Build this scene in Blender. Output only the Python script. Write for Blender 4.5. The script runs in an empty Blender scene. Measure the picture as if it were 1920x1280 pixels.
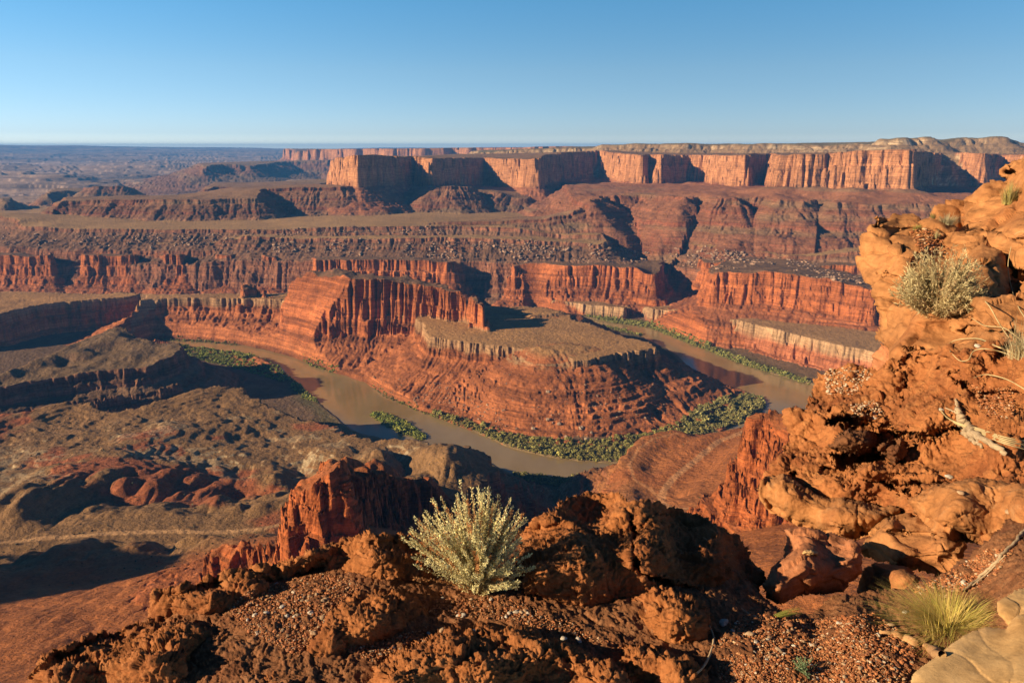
import bpy, math, random
import numpy as np
from mathutils import Vector, Matrix

# ------------------------------------------------------------------ camera
RX, RY, FPX, VH = 1920.0, 1280.0, 1387.0, 275.0
PITCH = math.atan((RY/2-VH)/FPX)
sc = bpy.context.scene
col = sc.collection
cam_d = bpy.data.cameras.new('camera'); cam = bpy.data.objects.new('camera', cam_d); col.objects.link(cam)
cam_d.sensor_width = 36.0; cam_d.lens = FPX/RX*36.0
cam_d.clip_start = 0.1; cam_d.clip_end = 200000.0
cam.location = (0, 0, 0); cam.rotation_euler = (math.radians(90)-PITCH, 0, 0)
sc.camera = cam

# ------------------------------------------------------------------ sky + sun
SUN_EL = math.radians(20.5)
LDIR = Vector((0.955, 0.30, 0)).normalized()          # horizontal direction in which light travels
w = bpy.data.worlds.new('World'); sc.world = w; w.use_nodes = True
nt = w.node_tree; nt.nodes.clear()
sky = nt.nodes.new('ShaderNodeTexSky'); sky.sky_type = 'NISHITA'; sky.sun_disc = False
sky.sun_elevation = SUN_EL
sky.sun_rotation = -math.atan2(-LDIR.x, -LDIR.y)
sky.altitude = 1800; sky.air_density = 0.62; sky.dust_density = 0.0; sky.ozone_density = 2.6
bg = nt.nodes.new('ShaderNodeBackground'); bg.inputs['Strength'].default_value = 0.080
ow = nt.nodes.new('ShaderNodeOutputWorld')
hs = nt.nodes.new('ShaderNodeHueSaturation'); hs.inputs['Saturation'].default_value = 1.10; hs.inputs['Hue'].default_value = 0.488; nt.links.new(sky.outputs[0], hs.inputs['Color']); 
tcw = nt.nodes.new('ShaderNodeTexCoord'); sz_ = nt.nodes.new('ShaderNodeSeparateXYZ'); nt.links.new(tcw.outputs['Generated'], sz_.inputs[0])
cr = nt.nodes.new('ShaderNodeValToRGB'); nt.links.new(sz_.outputs[2], cr.inputs[0]); e = cr.color_ramp.elements
while len(e) < 6: e.new(0.5)
for k_, (p_, c_) in enumerate([(0.0, (1.15, 0.90, 0.78)), (0.016, (0.80, 0.68, 0.66)), (0.093, (1.0, 0.88, 0.79)), (0.174, (0.88, 1.05, 1.0)), (0.36, (0.42, 0.50, 0.62)), (1.0, (0.22, 0.27, 0.40))]):
    e[k_].position = p_; e[k_].color = (*c_, 1)
mm = nt.nodes.new('ShaderNodeMix'); mm.data_type = 'RGBA'; mm.blend_type = 'MULTIPLY'; mm.inputs[0].default_value = 1.0
nt.links.new(hs.outputs[0], mm.inputs[6]); nt.links.new(cr.outputs[0], mm.inputs[7]); nt.links.new(mm.outputs[2], bg.inputs[0]); nt.links.new(bg.outputs[0], ow.inputs[0])
sd_ = bpy.data.lights.new('sun', 'SUN'); sd_.energy = 5.0; sd_.angle = math.radians(0.5); sd_.color = (1.0, 0.78, 0.52)
sun = bpy.data.objects.new('sun', sd_); col.objects.link(sun)
ld = Vector((LDIR.x*math.cos(SUN_EL), LDIR.y*math.cos(SUN_EL), -math.sin(SUN_EL)))
sun.rotation_euler = ld.to_track_quat('-Z', 'Y').to_euler()
sun.location = (-50, -20, 40)
sc.view_settings.view_transform = 'Standard'; sc.view_settings.look = 'None'
sc.view_settings.exposure = 1.0; sc.view_settings.gamma = 1.0
sc.cycles.max_bounces = 6; sc.cycles.volume_bounces = 0
sc.cycles.diffuse_bounces = 1

# ------------------------------------------------------------------ pixel rays -> places in the world
CP, SP = math.cos(PITCH), math.sin(PITCH)
def ray(u, v):
    x = (u-RX/2)/FPX; y = -(v-RY/2)/FPX
    return np.array([x, CP + y*SP, -SP + y*CP])
def at_z(u, v, z):
    d = ray(u, v); return d*(z/d[2])
def at_d(u, v, D):                       # at forward distance D
    d = ray(u, v); return d*(D/d[1])

# ------------------------------------------------------------------ noise
_rt = np.random.RandomState(7).rand(512, 512).astype(np.float32)
_rt3 = np.random.RandomState(9).rand(64, 64, 64).astype(np.float32)
def vn(x, y, s=0):
    x = x + s*37.17; y = y + s*91.73
    xi = np.floor(x); yi = np.floor(y)
    fx = (x-xi).astype(np.float32); fy = (y-yi).astype(np.float32)
    xi = xi.astype(np.int32) & 511; yi = yi.astype(np.int32) & 511
    x1 = (xi+1) & 511; y1 = (yi+1) & 511
    fx = fx*fx*(3-2*fx); fy = fy*fy*(3-2*fy)
    a = _rt[xi, yi]; b = _rt[x1, yi]; c = _rt[xi, y1]; d = _rt[x1, y1]
    return (a+(b-a)*fx + (c-a+(a-b-c+d)*fx)*fy)*2-1
def fbm(x, y, o=4, s=0, g=0.5):
    r = 0; a = 1.0; t = 0
    for i in range(o):
        r = r + a*vn(x, y, s+i); t += a; a *= g
        x, y = x*1.72+y*1.05, y*1.72-x*1.05
    return r/t*1.6
def vn3(p, s=0):
    x = p[..., 0]+s*17.3; y = p[..., 1]+s*5.9; z = p[..., 2]+s*29.1
    xi = np.floor(x); yi = np.floor(y); zi = np.floor(z)
    fx = x-xi; fy = y-yi; fz = z-zi
    xi = xi.astype(np.int32) & 63; yi = yi.astype(np.int32) & 63; zi = zi.astype(np.int32) & 63
    x1 = (xi+1) & 63; y1 = (yi+1) & 63; z1 = (zi+1) & 63
    fx = fx*fx*(3-2*fx); fy = fy*fy*(3-2*fy); fz = fz*fz*(3-2*fz)
    def L(a, b, t): return a+(b-a)*t
    r = L(L(L(_rt3[xi, yi, zi], _rt3[x1, yi, zi], fx), L(_rt3[xi, y1, zi], _rt3[x1, y1, zi], fx), fy),
          L(L(_rt3[xi, yi, z1], _rt3[x1, yi, z1], fx), L(_rt3[xi, y1, z1], _rt3[x1, y1, z1], fx), fy), fz)
    return r*2-1
def fbm3(p, o=4, s=0, g=0.5):
    r = 0; a = 1.0; t = 0
    for i in range(o):
        r = r+a*vn3(p, s+i); t += a; a *= g; p = p*2.03+0.31
    return r/t*1.6
def sstep(a, b, x):
    t = np.clip((x-a)/(b-a), 0, 1); return t*t*(3-2*t)
def mix(a, b, t):
    return a+(b-a)*t[..., None]

# ------------------------------------------------------------------ helpers
def tag(o, label=None, cat=None, group=None, kind=None):
    if label: o['label'] = label
    if cat: o['category'] = cat
    if group: o['group'] = group
    if kind: o['kind'] = kind
    return o
def mesh_np(name, V, F, mat, smooth=True, C=None):
    """V (n,3), F (m,3|4) -> object"""
    V = np.asarray(V, np.float32); F = np.asarray(F, np.int32)
    me = bpy.data.meshes.new(name)
    n = len(V); m, k = F.shape
    me.vertices.add(n); me.vertices.foreach_set('co', V.ravel())
    me.loops.add(m*k); me.loops.foreach_set('vertex_index', F.ravel())
    me.polygons.add(m)
    me.polygons.foreach_set('loop_start', np.arange(0, m*k, k, dtype=np.int32))
    me.polygons.foreach_set('loop_total', np.full(m, k, np.int32))
    me.polygons.foreach_set('use_smooth', np.full(m, smooth, bool))
    me.update(calc_edges=True)
    if C is not None:
        at = me.color_attributes.new('albedo', 'FLOAT_COLOR', 'POINT')
        cc = np.ones((n, 4), np.float32); cc[:, :3] = C
        at.data.foreach_set('color', cc.ravel())
    if mat: me.materials.append(mat)
    o = bpy.data.objects.new(name, me); col.objects.link(o)
    return o
class NT:
    def __init__(s, name):
        s.m = bpy.data.materials.new(name); s.m.use_nodes = True
        s.t = s.m.node_tree; s.t.nodes.clear()
        s.out = s.n('ShaderNodeOutputMaterial'); s.b = s.n('ShaderNodeBsdfPrincipled')
        s.l(s.b.outputs[0], s.out.inputs[0])
        s.b.inputs['Specular IOR Level'].default_value = 0.15
        s.b.inputs['Roughness'].default_value = 0.95
    def n(s, t, **k):
        x = s.t.nodes.new(t)
        for a, b in k.items(): setattr(x, a, b)
        return x
    def l(s, a, b): s.t.links.new(a, b)
    def coords(s, scale=(1, 1, 1)):
        tc = s.n('ShaderNodeTexCoord'); mp = s.n('ShaderNodeMapping')
        mp.inputs['Scale'].default_value = scale; s.l(tc.outputs['Object'], mp.inputs[0]); return mp.outputs[0]
    def noise(s, scale, detail=6, rough=0.6, vec=None, sc3=(1, 1, 1), ty='FBM'):
        x = s.n('ShaderNodeTexNoise'); x.inputs['Scale'].default_value = scale
        x.inputs['Detail'].default_value = detail; x.inputs['Roughness'].default_value = rough
        s.l(vec if vec is not None else s.coords(sc3), x.inputs['Vector']); return x.outputs[0]
    def ramp(s, f, stops, interp='LINEAR'):
        r = s.n('ShaderNodeValToRGB'); e = r.color_ramp.elements; r.color_ramp.interpolation = interp
        while len(e) < len(stops): e.new(0.5)
        for i, (p, c) in enumerate(stops):
            e[i].position = p; e[i].color = (c, c, c, 1) if not isinstance(c, tuple) else (*c, 1)
        s.l(f, r.inputs[0]); return r.outputs[0]
    def mixc(s, a, b, f, mode='MIX'):
        m = s.n('ShaderNodeMix', data_type='RGBA', blend_type=mode)
        for sock, val in ((m.inputs[6], a), (m.inputs[7], b), (m.inputs[0], f)):
            if isinstance(val, bpy.types.NodeSocket): s.l(val, sock)
            elif isinstance(val, tuple): sock.default_value = (*val, 1)
            else: sock.default_value = val
        return m.outputs[2]
    def math(s, op, a, b=0.0):
        m = s.n('ShaderNodeMath', operation=op)
        for i, val in enumerate((a, b)):
            if isinstance(val, bpy.types.NodeSocket): s.l(val, m.inputs[i])
            else: m.inputs[i].default_value = val
        return m.outputs[0]
    def bump(s, h, dist, strength=1.0, nrm=None):
        b = s.n('ShaderNodeBump'); b.inputs['Distance'].default_value = dist; b.inputs['Strength'].default_value = strength
        s.l(h, b.inputs['Height'])
        if nrm is not None: s.l(nrm, b.inputs['Normal'])
        return b.outputs[0]

# ------------------------------------------------------------------ canyon terrain: features traced as rims of real layers
RIV = -600.0
FEAT = []
def feat(name, pts, prof, amp=(12, 6), wl=(70, 24), extra=(), tint='cutler', top_n=(2.0, 60)):
    """pts: (u, v, val): val<0 -> elevation z, val>0 -> horizontal range; ('xyz',x,y,z) explicit"""
    P = []
    for q in pts:
        if q[0] == 'p': P.append(np.array(q[1:4], float))
        elif q[0] == 'd':                        # ('d', u, range, z): column u at a range and elevation
            a = (q[1]-RX/2)/FPX/CP; P.append(np.array([a*q[2], q[2], q[3]]))
        elif len(q) == 4: p = at_z(*q[:3]) if q[2] < 0 else at_d(*q[:3]); p[2] = q[3]; P.append(p)
        else: P.append(at_z(*q) if q[2] < 0 else at_d(*q))
    E = []
    for q in extra:
        if q[0] == 'p': E.append(np.array(q[1:4], float))
        else: E.append(at_z(*q) if q[2] < 0 else at_d(*q))
    FEAT.append(dict(name=name, P=np.array(P), E=np.array(P+E), prof=np.array(prof, float).T, amp=amp, wl=wl, tint=tint, top=top_n))

T9 = (3000, 2100)
CUT = [(-1e5, 0), (0, 0), (5, 38), (14, 44), (20, 78), (40, 92), (46, 108), (90, 132), (180, 185), T9]
BLUF = [(-1e5, 0), (0, 0), (6, 50), (11, 56), (20, 112), (30, 120), (42, 165), (60, 176), (150, 225), (200, 260), T9]
LEDGE = [(-1e5, 0), (0, 0), (4, 22), (9, 26), (13, 40), (40, 52), (46, 62), (90, 84), (96, 92), (160, 128), (220, 170), T9]
NECK = [(-1e5, 0), (0, 0), (4, 24), (8, 27), (14, 44), (40, 58), (48, 66), (110, 86), (120, 92), (200, 112), (300, 124), (360, 128), (420, 160), T9]
WING = [(-1e5, 0), (0, 0), (10, 60), (16, 66), (34, 165), (130, 222), (150, 232), (230, 262), (250, 274), (420, 330), T9]
RIMB = [(-1e5, 0), (0, 0), (6, 14), (60, 44), (105, 60), (140, 72), (190, 180), T9]
MOEN = [(-1e5, 0), (0, 0), (8, 14), (70, 52), (76, 62), (130, 92), (136, 104), (230, 145), (300, 190), T9]

# -- near bench with the grey badlands (left), orange flat (right) and the talus under the overlook
feat('near', [(-500, 840, -470), (-150, 790, -480), (0, 775, -482), (60, 769, -482), (110, 752, -478), (150, 752, -482), (225, 772, -490), (300, 746, -482),
     (370, 727, -478), (410, 720, -476), (440, 724, -482), (475, 744, -490), (515, 764, -498), (560, 778, -505), (610, 792, -505), (650, 812, -500), (690, 817, -490),
     (750, 822, -485), (800, 828, -485), (850, 836, -484), (885, 836, -480), (912, 850, -482), (930, 868, -480), (932, 890, -480), (905, 918, -478), (872, 940, -474),
     (850, 975, -462), (900, 1040, -420), (1010, 1090, -400), (1085, 1030, -440), (1120, 955, -460), (1138, 905, -468), (1150, 880, -468), (1172, 845, -468), (1200, 822, -466), (1260, 812, -464), (1330, 808, -462),
     (1400, 798, -458), (1500, 792, -450), (1640, 790, -440), (2100, 790, -430), (2600, 850, -420), ('p', 700, -100, -200), ('p', -900, -100, -250)],
     LEDGE, amp=(16, 7), wl=(80, 26),
     extra=[(200, 880, -478), (60, 860, -482), (400, 880, -478), (560, 860, -485), (400, 950, -474), (100, 990, -462), (450, 995, -455), (300, 1040, -440), (350, 1100, -350), (540, 1018, -282), (480, 1060, -296), (430, 1098, -305), (620, 1005, -272), (200, 1200, -330),
            (50, 1270, -290), (0, 1100, -400), (-200, 1100, -400), (620, 960, -440), (760, 870, -480), (870, 890, -485), (820, 960, -462), (800, 1000, -430), (1300, 880, -452), (1240, 935, -440), (1400, 950, -385),
            (1350, 1010, -325), (1440, 1080, -240), (1250, 985, -400), (1480, 860, -400), (1420, 830, -430), (600, 1200, -250), (1000, 1200, -220), (1600, 1100, -200),
            ('p', 0, 150, -170), ('p', -200, 150, -180), ('p', 250, 150, -170), ('p', 0, 0, -120)], tint='bad', top_n=(1, 60))
# -- left ridge above the flood plain
feat('ridge', [(338, 640, -474), (322, 637, -470), (290, 641, -472), (262, 629, -466), (228, 609, -448), (192, 610, -448), (168, 622, -455), (120, 645, -466), (60, 672, -474), (0, 691, -480), (-250, 720, -480),
     (-250, 760, -498), (0, 722, -494), (100, 706, -492), (200, 694, -490), (275, 688, -490), (320, 675, -486), (342, 660, -482)], LEDGE, amp=(7, 4), wl=(60, 22), tint='darkbench',
     extra=[(100, 690, -485), (208, 625, -452), (200, 660, -478)], top_n=(7, 55))
feat('low_ridge', [(150, 752, -520), (200, 740, -516), (290, 722, -512), (340, 711, -510), (348, 716, -515), (300, 728, -520), (200, 750, -526)], LEDGE, amp=(5, 3), wl=(50, 20), tint='darkbench')
# -- gooseneck bench, bluff
feat('neck', [(231, 584, -486), (245, 570, -484), (300, 559, -482), (380, 558, -482), (450, 561, -480), (530, 562, -480), (575, 541, -400, -480), (600, 526, -378, -480), (700, 526, -376, -480), (780, 536, -390, -480),
     (800, 631, -480), (860, 639, -480), (930, 649, -480), (1000, 657, -480), (1055, 667, -480), (1075, 676, -480), (1105, 674, -480), (1150, 664, -480), (1185, 659, -480), (1235, 651, -480),
     (1215, 640, -480), (1160, 624, -482), (1120, 610, -484), (1075, 597, -486), (1060, 582, -484), (1020, 574, -480), (960, 574, -480), (915, 572, -480), (800, 555, -480), (650, 545, -480),
     (560, 548, -482), (440, 549, -482), (360, 549, -482), (280, 551, -484)], NECK, amp=(9, 6), wl=(60, 20), tint='neck', top_n=(1.5, 90))
feat('bluff', [(543, 556, -430), (550, 551, -420), (564, 538, -397), (576, 526, -377), (598, 521, -369), (640, 520, -368), (700, 523, -372), (770, 531, -384), (812, 538, -392), (850, 547, -400), (880, 558, -408), (905, 576, -414),
     (908, 567, 1990, -414), (870, 548, 2060, -400), (820, 533, 2150, -388), (760, 525, 2230, -378), (640, 518, 2290, -368), (590, 519, 2290, -372), (556, 530, 2300, -395), (533, 548, 2290, -425)], BLUF, amp=(10, 9), wl=(45, 18), tint='cutler', top_n=(5, 40))
feat('pinnacle', [(447, 548, -458), (458, 534, -445), (478, 531, -443), (492, 541, -450), (508, 549, -462), (480, 543, -458)], CUT, amp=(4, 4), wl=(30, 14), tint='cutler', top_n=(6, 25))
feat('knoll', [(950, 585, -478), (1000, 580, -474), (1055, 583, -476), (1058, 587, -480), (1000, 592, -478)], [(-1e5, 0), (0, 0), (10, 6), (60, 20), (200, 90), T9], amp=(6, 4), tint='neck')
feat('cone', [(1010, 650, -472), (1060, 645, -470), (1100, 648, -472), (1080, 655, -474), (1030, 657, -474)], [(-1e5, 0), (0, 0), (60, 14), (200, 90), T9], amp=(8, 4), tint='neck')
# -- left outer wall
feat('left_wall', [(262, 553, -492), (240, 557, -491), (180, 561, -490), (100, 568, -490), (60, 573, -490), (20, 583, -490), (0, 589, -490), (-300, 625, -492), ('d', -300, 2500, -500), ('d', 200, 2620, -510), ('d', 265, 2560, -495)],
     CUT, amp=(8, 5), wl=(60, 22), tint='neck')
# -- outer bench (pale rim) on the right of the river
feat('outer', [('d', -300, 2780, -560), ('d', 300, 2700, -560), ('d', 700, 2700, -560), (860, 556, -560), (900, 553, -560), (935, 553, -560), (1000, 558, -560), (1060, 566, -560), (1120, 573, -558), (1172, 578, -556), (1180, 575, 2680), (1205, 574, 2680),
     (1213, 577, -551), (1290, 584, -540), (1350, 594, -530), (1400, 606, -521), (1450, 617, -517), (1550, 641, -517), (1640, 661, -517), (1800, 700, -517), (2200, 760, -517), ('d', 2200, 5000, -500), ('d', -300, 5000, -560)],
     [(-1e5, 0), (0, 0), (5, 40), (9, 44), (16, 70), (60, 95), (200, 190), T9], amp=(7, 5), wl=(50, 18), tint='outer', top_n=(2, 80))
feat('block', [(1322, 517, 2400), (1360, 509, 2380), (1450, 511, 2330), (1550, 524, 2230), (1610, 537, 2160), (1640, 545, 2130), (1660, 548, 2150), (1680, 540, 2300), (1700, 530, 2500), (1700, 500, 2900), (1380, 480, 2900), (1330, 500, 2650)],
     [(-1e5, 0), (0, 0), (6, 40), (9, 44), (24, 100), (60, 118), (120, 145), (300, 280), T9], amp=(12, 6), wl=(70, 20), tint='cutler', top_n=(4, 50))
feat('cutler_wall', [(-300, 478, 2900), (0, 478, 2950), (95, 478, 2930), (102, 478, 3050), (148, 480, 3060), (155, 478, 2950), (255, 478, 2960), (262, 478, 3020), (300, 478, 3010), (306, 478, 2950), (340, 478, 2930), (350, 476, 3100), (400, 478, 3060), (406, 478, 2960), (438, 478, 2950), (446, 477, 3120),
     (482, 478, 3080), (488, 480, 2930), (515, 482, 2920), (522, 480, 3040), (584, 482, 3010), (590, 488, 2840), (640, 487, 2830), (700, 487, 2830), (780, 488, 2810), (852, 490, 2790), (864, 494, 2860), (868, 480, 3100), (958, 478, 3080), (961, 498, 2830), (1000, 496, 2820), (1060, 498, 2800), (1120, 497, 2790), (1180, 501, 2760), (1228, 514, 2700),
     (1236, 520, 2740), (1250, 485, 3150), (1300, 478, 3150), (1318, 492, 2800), (1380, 492, 2750), (1640, 500, 2600), (2200, 500, 2500), ('d', 2200, 5000, -420), ('d', -300, 5000, -420)],
     CUT, amp=(12, 7), wl=(60, 20), tint='cutler', top_n=(3, 60))
feat('tier', [(-300, 458, 3090), (0, 458, 3100), (200, 461, 3090), (380, 458, 3080), (440, 449, 3070), (458, 441, 3070), (640, 447, 3040), (780, 447, 3020), (880, 447, 3020), (960, 449, 3010), (1060, 453, 3000), (1115, 457, 2970), (1135, 455, 2990), (1150, 450, 3300), (1200, 448, 3380), (1265, 456, 3250),
     (1300, 461, 3060), (1330, 462, 2990), (1370, 466, 2960), (1420, 470, 2900), (1480, 478, 2810), (1640, 474, 2700), (1800, 474, 2650), (2200, 475, 2600), ('d', 2200, 5000, -350), ('d', -300, 5000, -370)],
     RIMB, amp=(16, 7), wl=(80, 24), tint='rim', top_n=(4, 90))
feat('plateau', [(-300, 396, 3500), (-20, 402, 3400), (25, 408, 3300), (45, 425, 3190), (140, 429, 3170), (300, 430, 3170), (480, 431, 3160), (640, 426, 3170), (740, 424, 3190), (840, 423, 3210), (900, 425, 3210), (1128, 440, 3110), (1145, 440, 3380), (1220, 438, 3470), (1275, 444, 3280), (1320, 447, 3090), (1500, 455, 2960), (2200, 455, 2850),
     ('d', 2200, 5000, -335), ('d', 900, 5200, -340), ('d', 640, 4600, -338), ('d', 400, 4100, -338), ('d', 90, 3800, -338), ('d', -300, 3900, -338)],
     RIMB, amp=(10, 6), wl=(80, 24), tint='rim', top_n=(2, 150))
feat('spur', [(750, 424, 3240), (870, 416, 3260), (920, 415, 3260), (1000, 412, 3260), (1060, 404, 3290), (1085, 394, 3330), (1200, 400, 3500), (1000, 405, 3420), (860, 414, 3320)],
     [(-1e5, 0), (0, 0), (5, 12), (30, 22), (35, 32), (80, 50), (300, 170), T9], amp=(8, 4), wl=(60, 22), tint='moen', top_n=(1.5, 60))
feat('shelf', [(1088, 387, 3370), (1112, 370, 3370), (1135, 368, 3640), (1200, 366, 3680), (1245, 368, 3480), (1280, 370, 3350), (1310, 370, 3440), (1345, 371, 3280), (1385, 372, 3230), (1398, 371, 3400), (1440, 372, 3350), (1452, 375, 3190), (1510, 377, 3140), (1520, 376, 3290), (1550, 377, 3240), (1562, 380, 3100), (1640, 385, 3060), (1780, 384, 3000), (2200, 384, 2850), ('d', 2200, 4600, -225), ('d', 1050, 4900, -225), ('d', 1060, 3700, -225)],
     MOEN, amp=(46, 12), wl=(150, 40), tint='shelf', top_n=(6, 70),
     extra=[(1200, 354, 4050), (1300, 354, 3950), (1400, 352, 3850), (1460, 352, 3520), (1530, 352, 3450), (1600, 353, 3350), (1700, 358, 3280), (1800, 372, 3200), (2000, 372, 3150), (1330, 362, 3480), (1450, 363, 3330), (1600, 368, 3200)])
feat('low_mesa', [(95, 398, 3560), (125, 376, 3640), (190, 374, 3640), (245, 375, 3620), (300, 374, 3610), (400, 374, 3640), (488, 373, 3700), (494, 354, 3950), (560, 351, 3980), (610, 351, 3980), (650, 350, 4000), (700, 352, 4200), (600, 345, 4500), (480, 349, 4400), (300, 366, 4000), (130, 368, 4000)],
     MOEN, amp=(26, 9), wl=(120, 40), tint='moen', top_n=(2, 60))
feat('apron', [(770, 352, 4330), (800, 350, 4200), (850, 349, 4180), (885, 350, 4250), (905, 360, 4330), (985, 372, 4280), (1000, 372, 4350), (960, 350, 4800), (800, 345, 4700)],
     MOEN, amp=(20, 9), wl=(110, 36), tint='moen', top_n=(2, 60))
feat('apron_b', [(1150, 356, 4300), (1200, 353, 4250), (1300, 356, 4100), (1380, 352, 4000), (1440, 355, 3900), (1500, 352, 4200), (1150, 345, 4900)],
     MOEN, amp=(24, 9), wl=(110, 36), tint='moen', top_n=(2, 60))
feat('mesa', [(640, 297, 4500), (652, 293, 4250), (669, 291, 4060), (700, 291, 4230), (740, 292, 4450), (776, 293, 4700), (790, 295, 4560), (806, 297, 4400), (830, 297, 4600), (870, 296, 4850), (908, 296, 5050), (935, 298, 4850), (985, 299, 4600), (1003, 297, 4550), (1030, 290, 4850), (1070, 285, 5150), (1125, 283, 5400),
     (1148, 286, 5050), (1180, 289, 4750), (1205, 291, 4650), (1216, 290, 4850), (1232, 289, 4750), (1240, 290, 4560), (1256, 290, 4760), (1290, 290, 4850), (1330, 291, 4700), (1345, 292, 4400), (1380, 291, 4220), (1398, 290, 4120), (1412, 288, 4380), (1448, 288, 4600), (1454, 291, 3900),
     (1460, 293, 3640), (1500, 289, 3580), (1545, 290, 3560), (1556, 286, 3600), (1570, 284, 3520), (1620, 283, 3470), (1690, 281, 3400), (1709, 281, 3380), (1712, 281, 3520), (1735, 284, 3900), (1775, 286, 4300), (1800, 287, 4200), (1850, 288, 4000), (1862, 290, 4150), (1880, 290, 4300), (1960, 290, 4000), (2300, 285, 3900),
     ('d', 2300, 9000, -20), ('d', 1200, 9500, -40), ('d', 1000, 7500, -60), ('d', 900, 6500, -60), ('d', 760, 5600, -70), ('d', 640, 5200, -90)],
     WING, amp=(16, 9), wl=(70, 26), tint='wing', top_n=(3, 120))
NAV = [(-1e5, 0), (0, 0), (30, 12), (60, 38), (90, 44), (120, 64), (220, 90), (400, 200), T9]
feat('domes', [(900, 285, 6300), (1000, 279, 6100), (1090, 277, 6000), (1145, 271, 5700), (1200, 269, 5550), (1290, 269, 5400), (1340, 272, 5400), (1400, 270, 5100), (1470, 270, 5050), (1560, 271, 4900), (1640, 272, 4700), (1650, 266, 4620), (1658, 262, 4480), (1690, 259, 4440), (1742, 258, 4460), (1756, 262, 4600),
     (1762, 266, 4600), (1830, 258, 4700), (1870, 256, 4650), (1900, 262, 4750), (1925, 272, 4900), (2300, 272, 4900), ('d', 2300, 9000, 20), ('d', 1200, 9500, 5), ('d', 900, 7400, -40)],
     NAV, amp=(40, 16), wl=(160, 50), tint='nav', top_n=(5, 150))
feat('cap', [(560, 290, 12500), (556, 283, 12000), (600, 280, 11500), (660, 279, 11000), (720, 279, 10600), (800, 278, 10300), (860, 277, 10600), (950, 277, 10000), (1030, 275, 9800), (1100, 275, 9600), (1150, 273, 9500), (1300, 270, 9500), ('d', 1400, 14000, 20), ('d', 560, 15000, -40)],
     [(-1e5, 0), (0, 0), (40, 150), (200, 230), (900, 330), (2500, 700), (4000, 2000)], amp=(130, 60), wl=(500, 180), tint='wing', top_n=(4, 300))
feat('far_slope', [(380, 318, 8500), (405, 309, 8800), (430, 308, 9000), (470, 312, 9000), (540, 303, 10500), (640, 300, 10500), (760, 305, 9800), ('d', 760, 12000, -200), ('d', 400, 12000, -300)],
     [(-1e5, 0), (0, 0), (20, 30), (300, 130), (2500, 500), (4000, 1600)], amp=(60, 30), wl=(300, 100), tint='moen')
feat('mesa_b', [(88, 366, 5400), (96, 360, 5500), (130, 357, 5600), (150, 360, 5700), (160, 352, 5500), (180, 349, 5450), (226, 348, 5500), (245, 356, 5500), (262, 364, 5500), (240, 356, 6000), (100, 352, 6200)],
     MOEN, amp=(14, 8), wl=(120, 40), tint='moen')
feat('mesa_c', [(380, 356, 5100), (410, 350, 5200), (445, 352, 5200), (460, 358, 5100), (600, 345, 5600), (640, 335, 6000), (400, 342, 6000)], MOEN, amp=(24, 12), wl=(160, 50), tint='moen')
feat('mesa_d', [(-200, 372, 4900), (0, 372, 4800), (10, 378, 4700), (25, 386, 4700), (20, 372, 5300), (-200, 368, 5300)], MOEN, amp=(14, 8), wl=(120, 40), tint='moen')
# -- red fins below the overlook
FIN = [(-1e5, 0), (0, 0), (7, 14), (16, 44), (22, 54), (32, 80), (42, 92), (150, 165), T9]
feat('fin', [(548, 936, 458), (572, 916, 458), (596, 892, 460), (618, 877, 462), (634, 873, 468), (648, 876, 492), (666, 882, 525), (688, 890, 560), (712, 902, 605), (752, 902, 660), (792, 904, 705), (815, 922, 735), (832, 945, 755), (860, 960, 800), (850, 940, 860), (790, 893, 820), (690, 872, 690), (640, 862, 600), (606, 870, 520), (572, 895, 500), (545, 922, 490)], FIN, amp=(5, 5), wl=(22, 13), tint='fin', top_n=(5, 18))
feat('fin_low', [(385, 1046, 520), (405, 1026, 520), (430, 1014, 515), (462, 1008, 510), (490, 1010, 500), (500, 1024, 495), (455, 1040, 500), (415, 1060, 500)], [(-1e5, 0), (0, 0), (5, 14), (12, 30), (80, 60), (900, 500)], amp=(4, 3), wl=(20, 8), tint='fin', top_n=(4, 16))
feat('red_stack', [(1402, 790, 640), (1412, 776, 640), (1440, 768, 640), (1470, 768, 640), (1500, 758, 640), (1560, 745, 650), (1700, 730, 640), (1900, 760, 540), (1700, 780, 560), (1560, 800, 580), (1480, 812, 600), (1440, 815, 615)],
     [(-1e5, 0), (0, 0), (5, 18), (10, 40), (15, 48), (20, 70), (28, 84), (36, 92), (60, 125), (110, 210), T9], amp=(6, 6), wl=(24, 14), tint='fin', top_n=(5, 22))
# promontory beyond the left edge of the picture: it throws the big shadow at lower left
feat('west_point', [('p', -1230, 190, -75), ('p', -1190, 250, -72), ('p', -1290, 300, -80), ('p', -1165, 370, -74), ('p', -1210, 430, -80), ('p', -1330, 490, -140), ('p', -1500, 560, -170), ('p', -2400, 600, -60), ('p', -2400, -100, -60), ('p', -1300, 60, -90)], WING, amp=(14, 8), wl=(60, 24), tint='wing')

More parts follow.
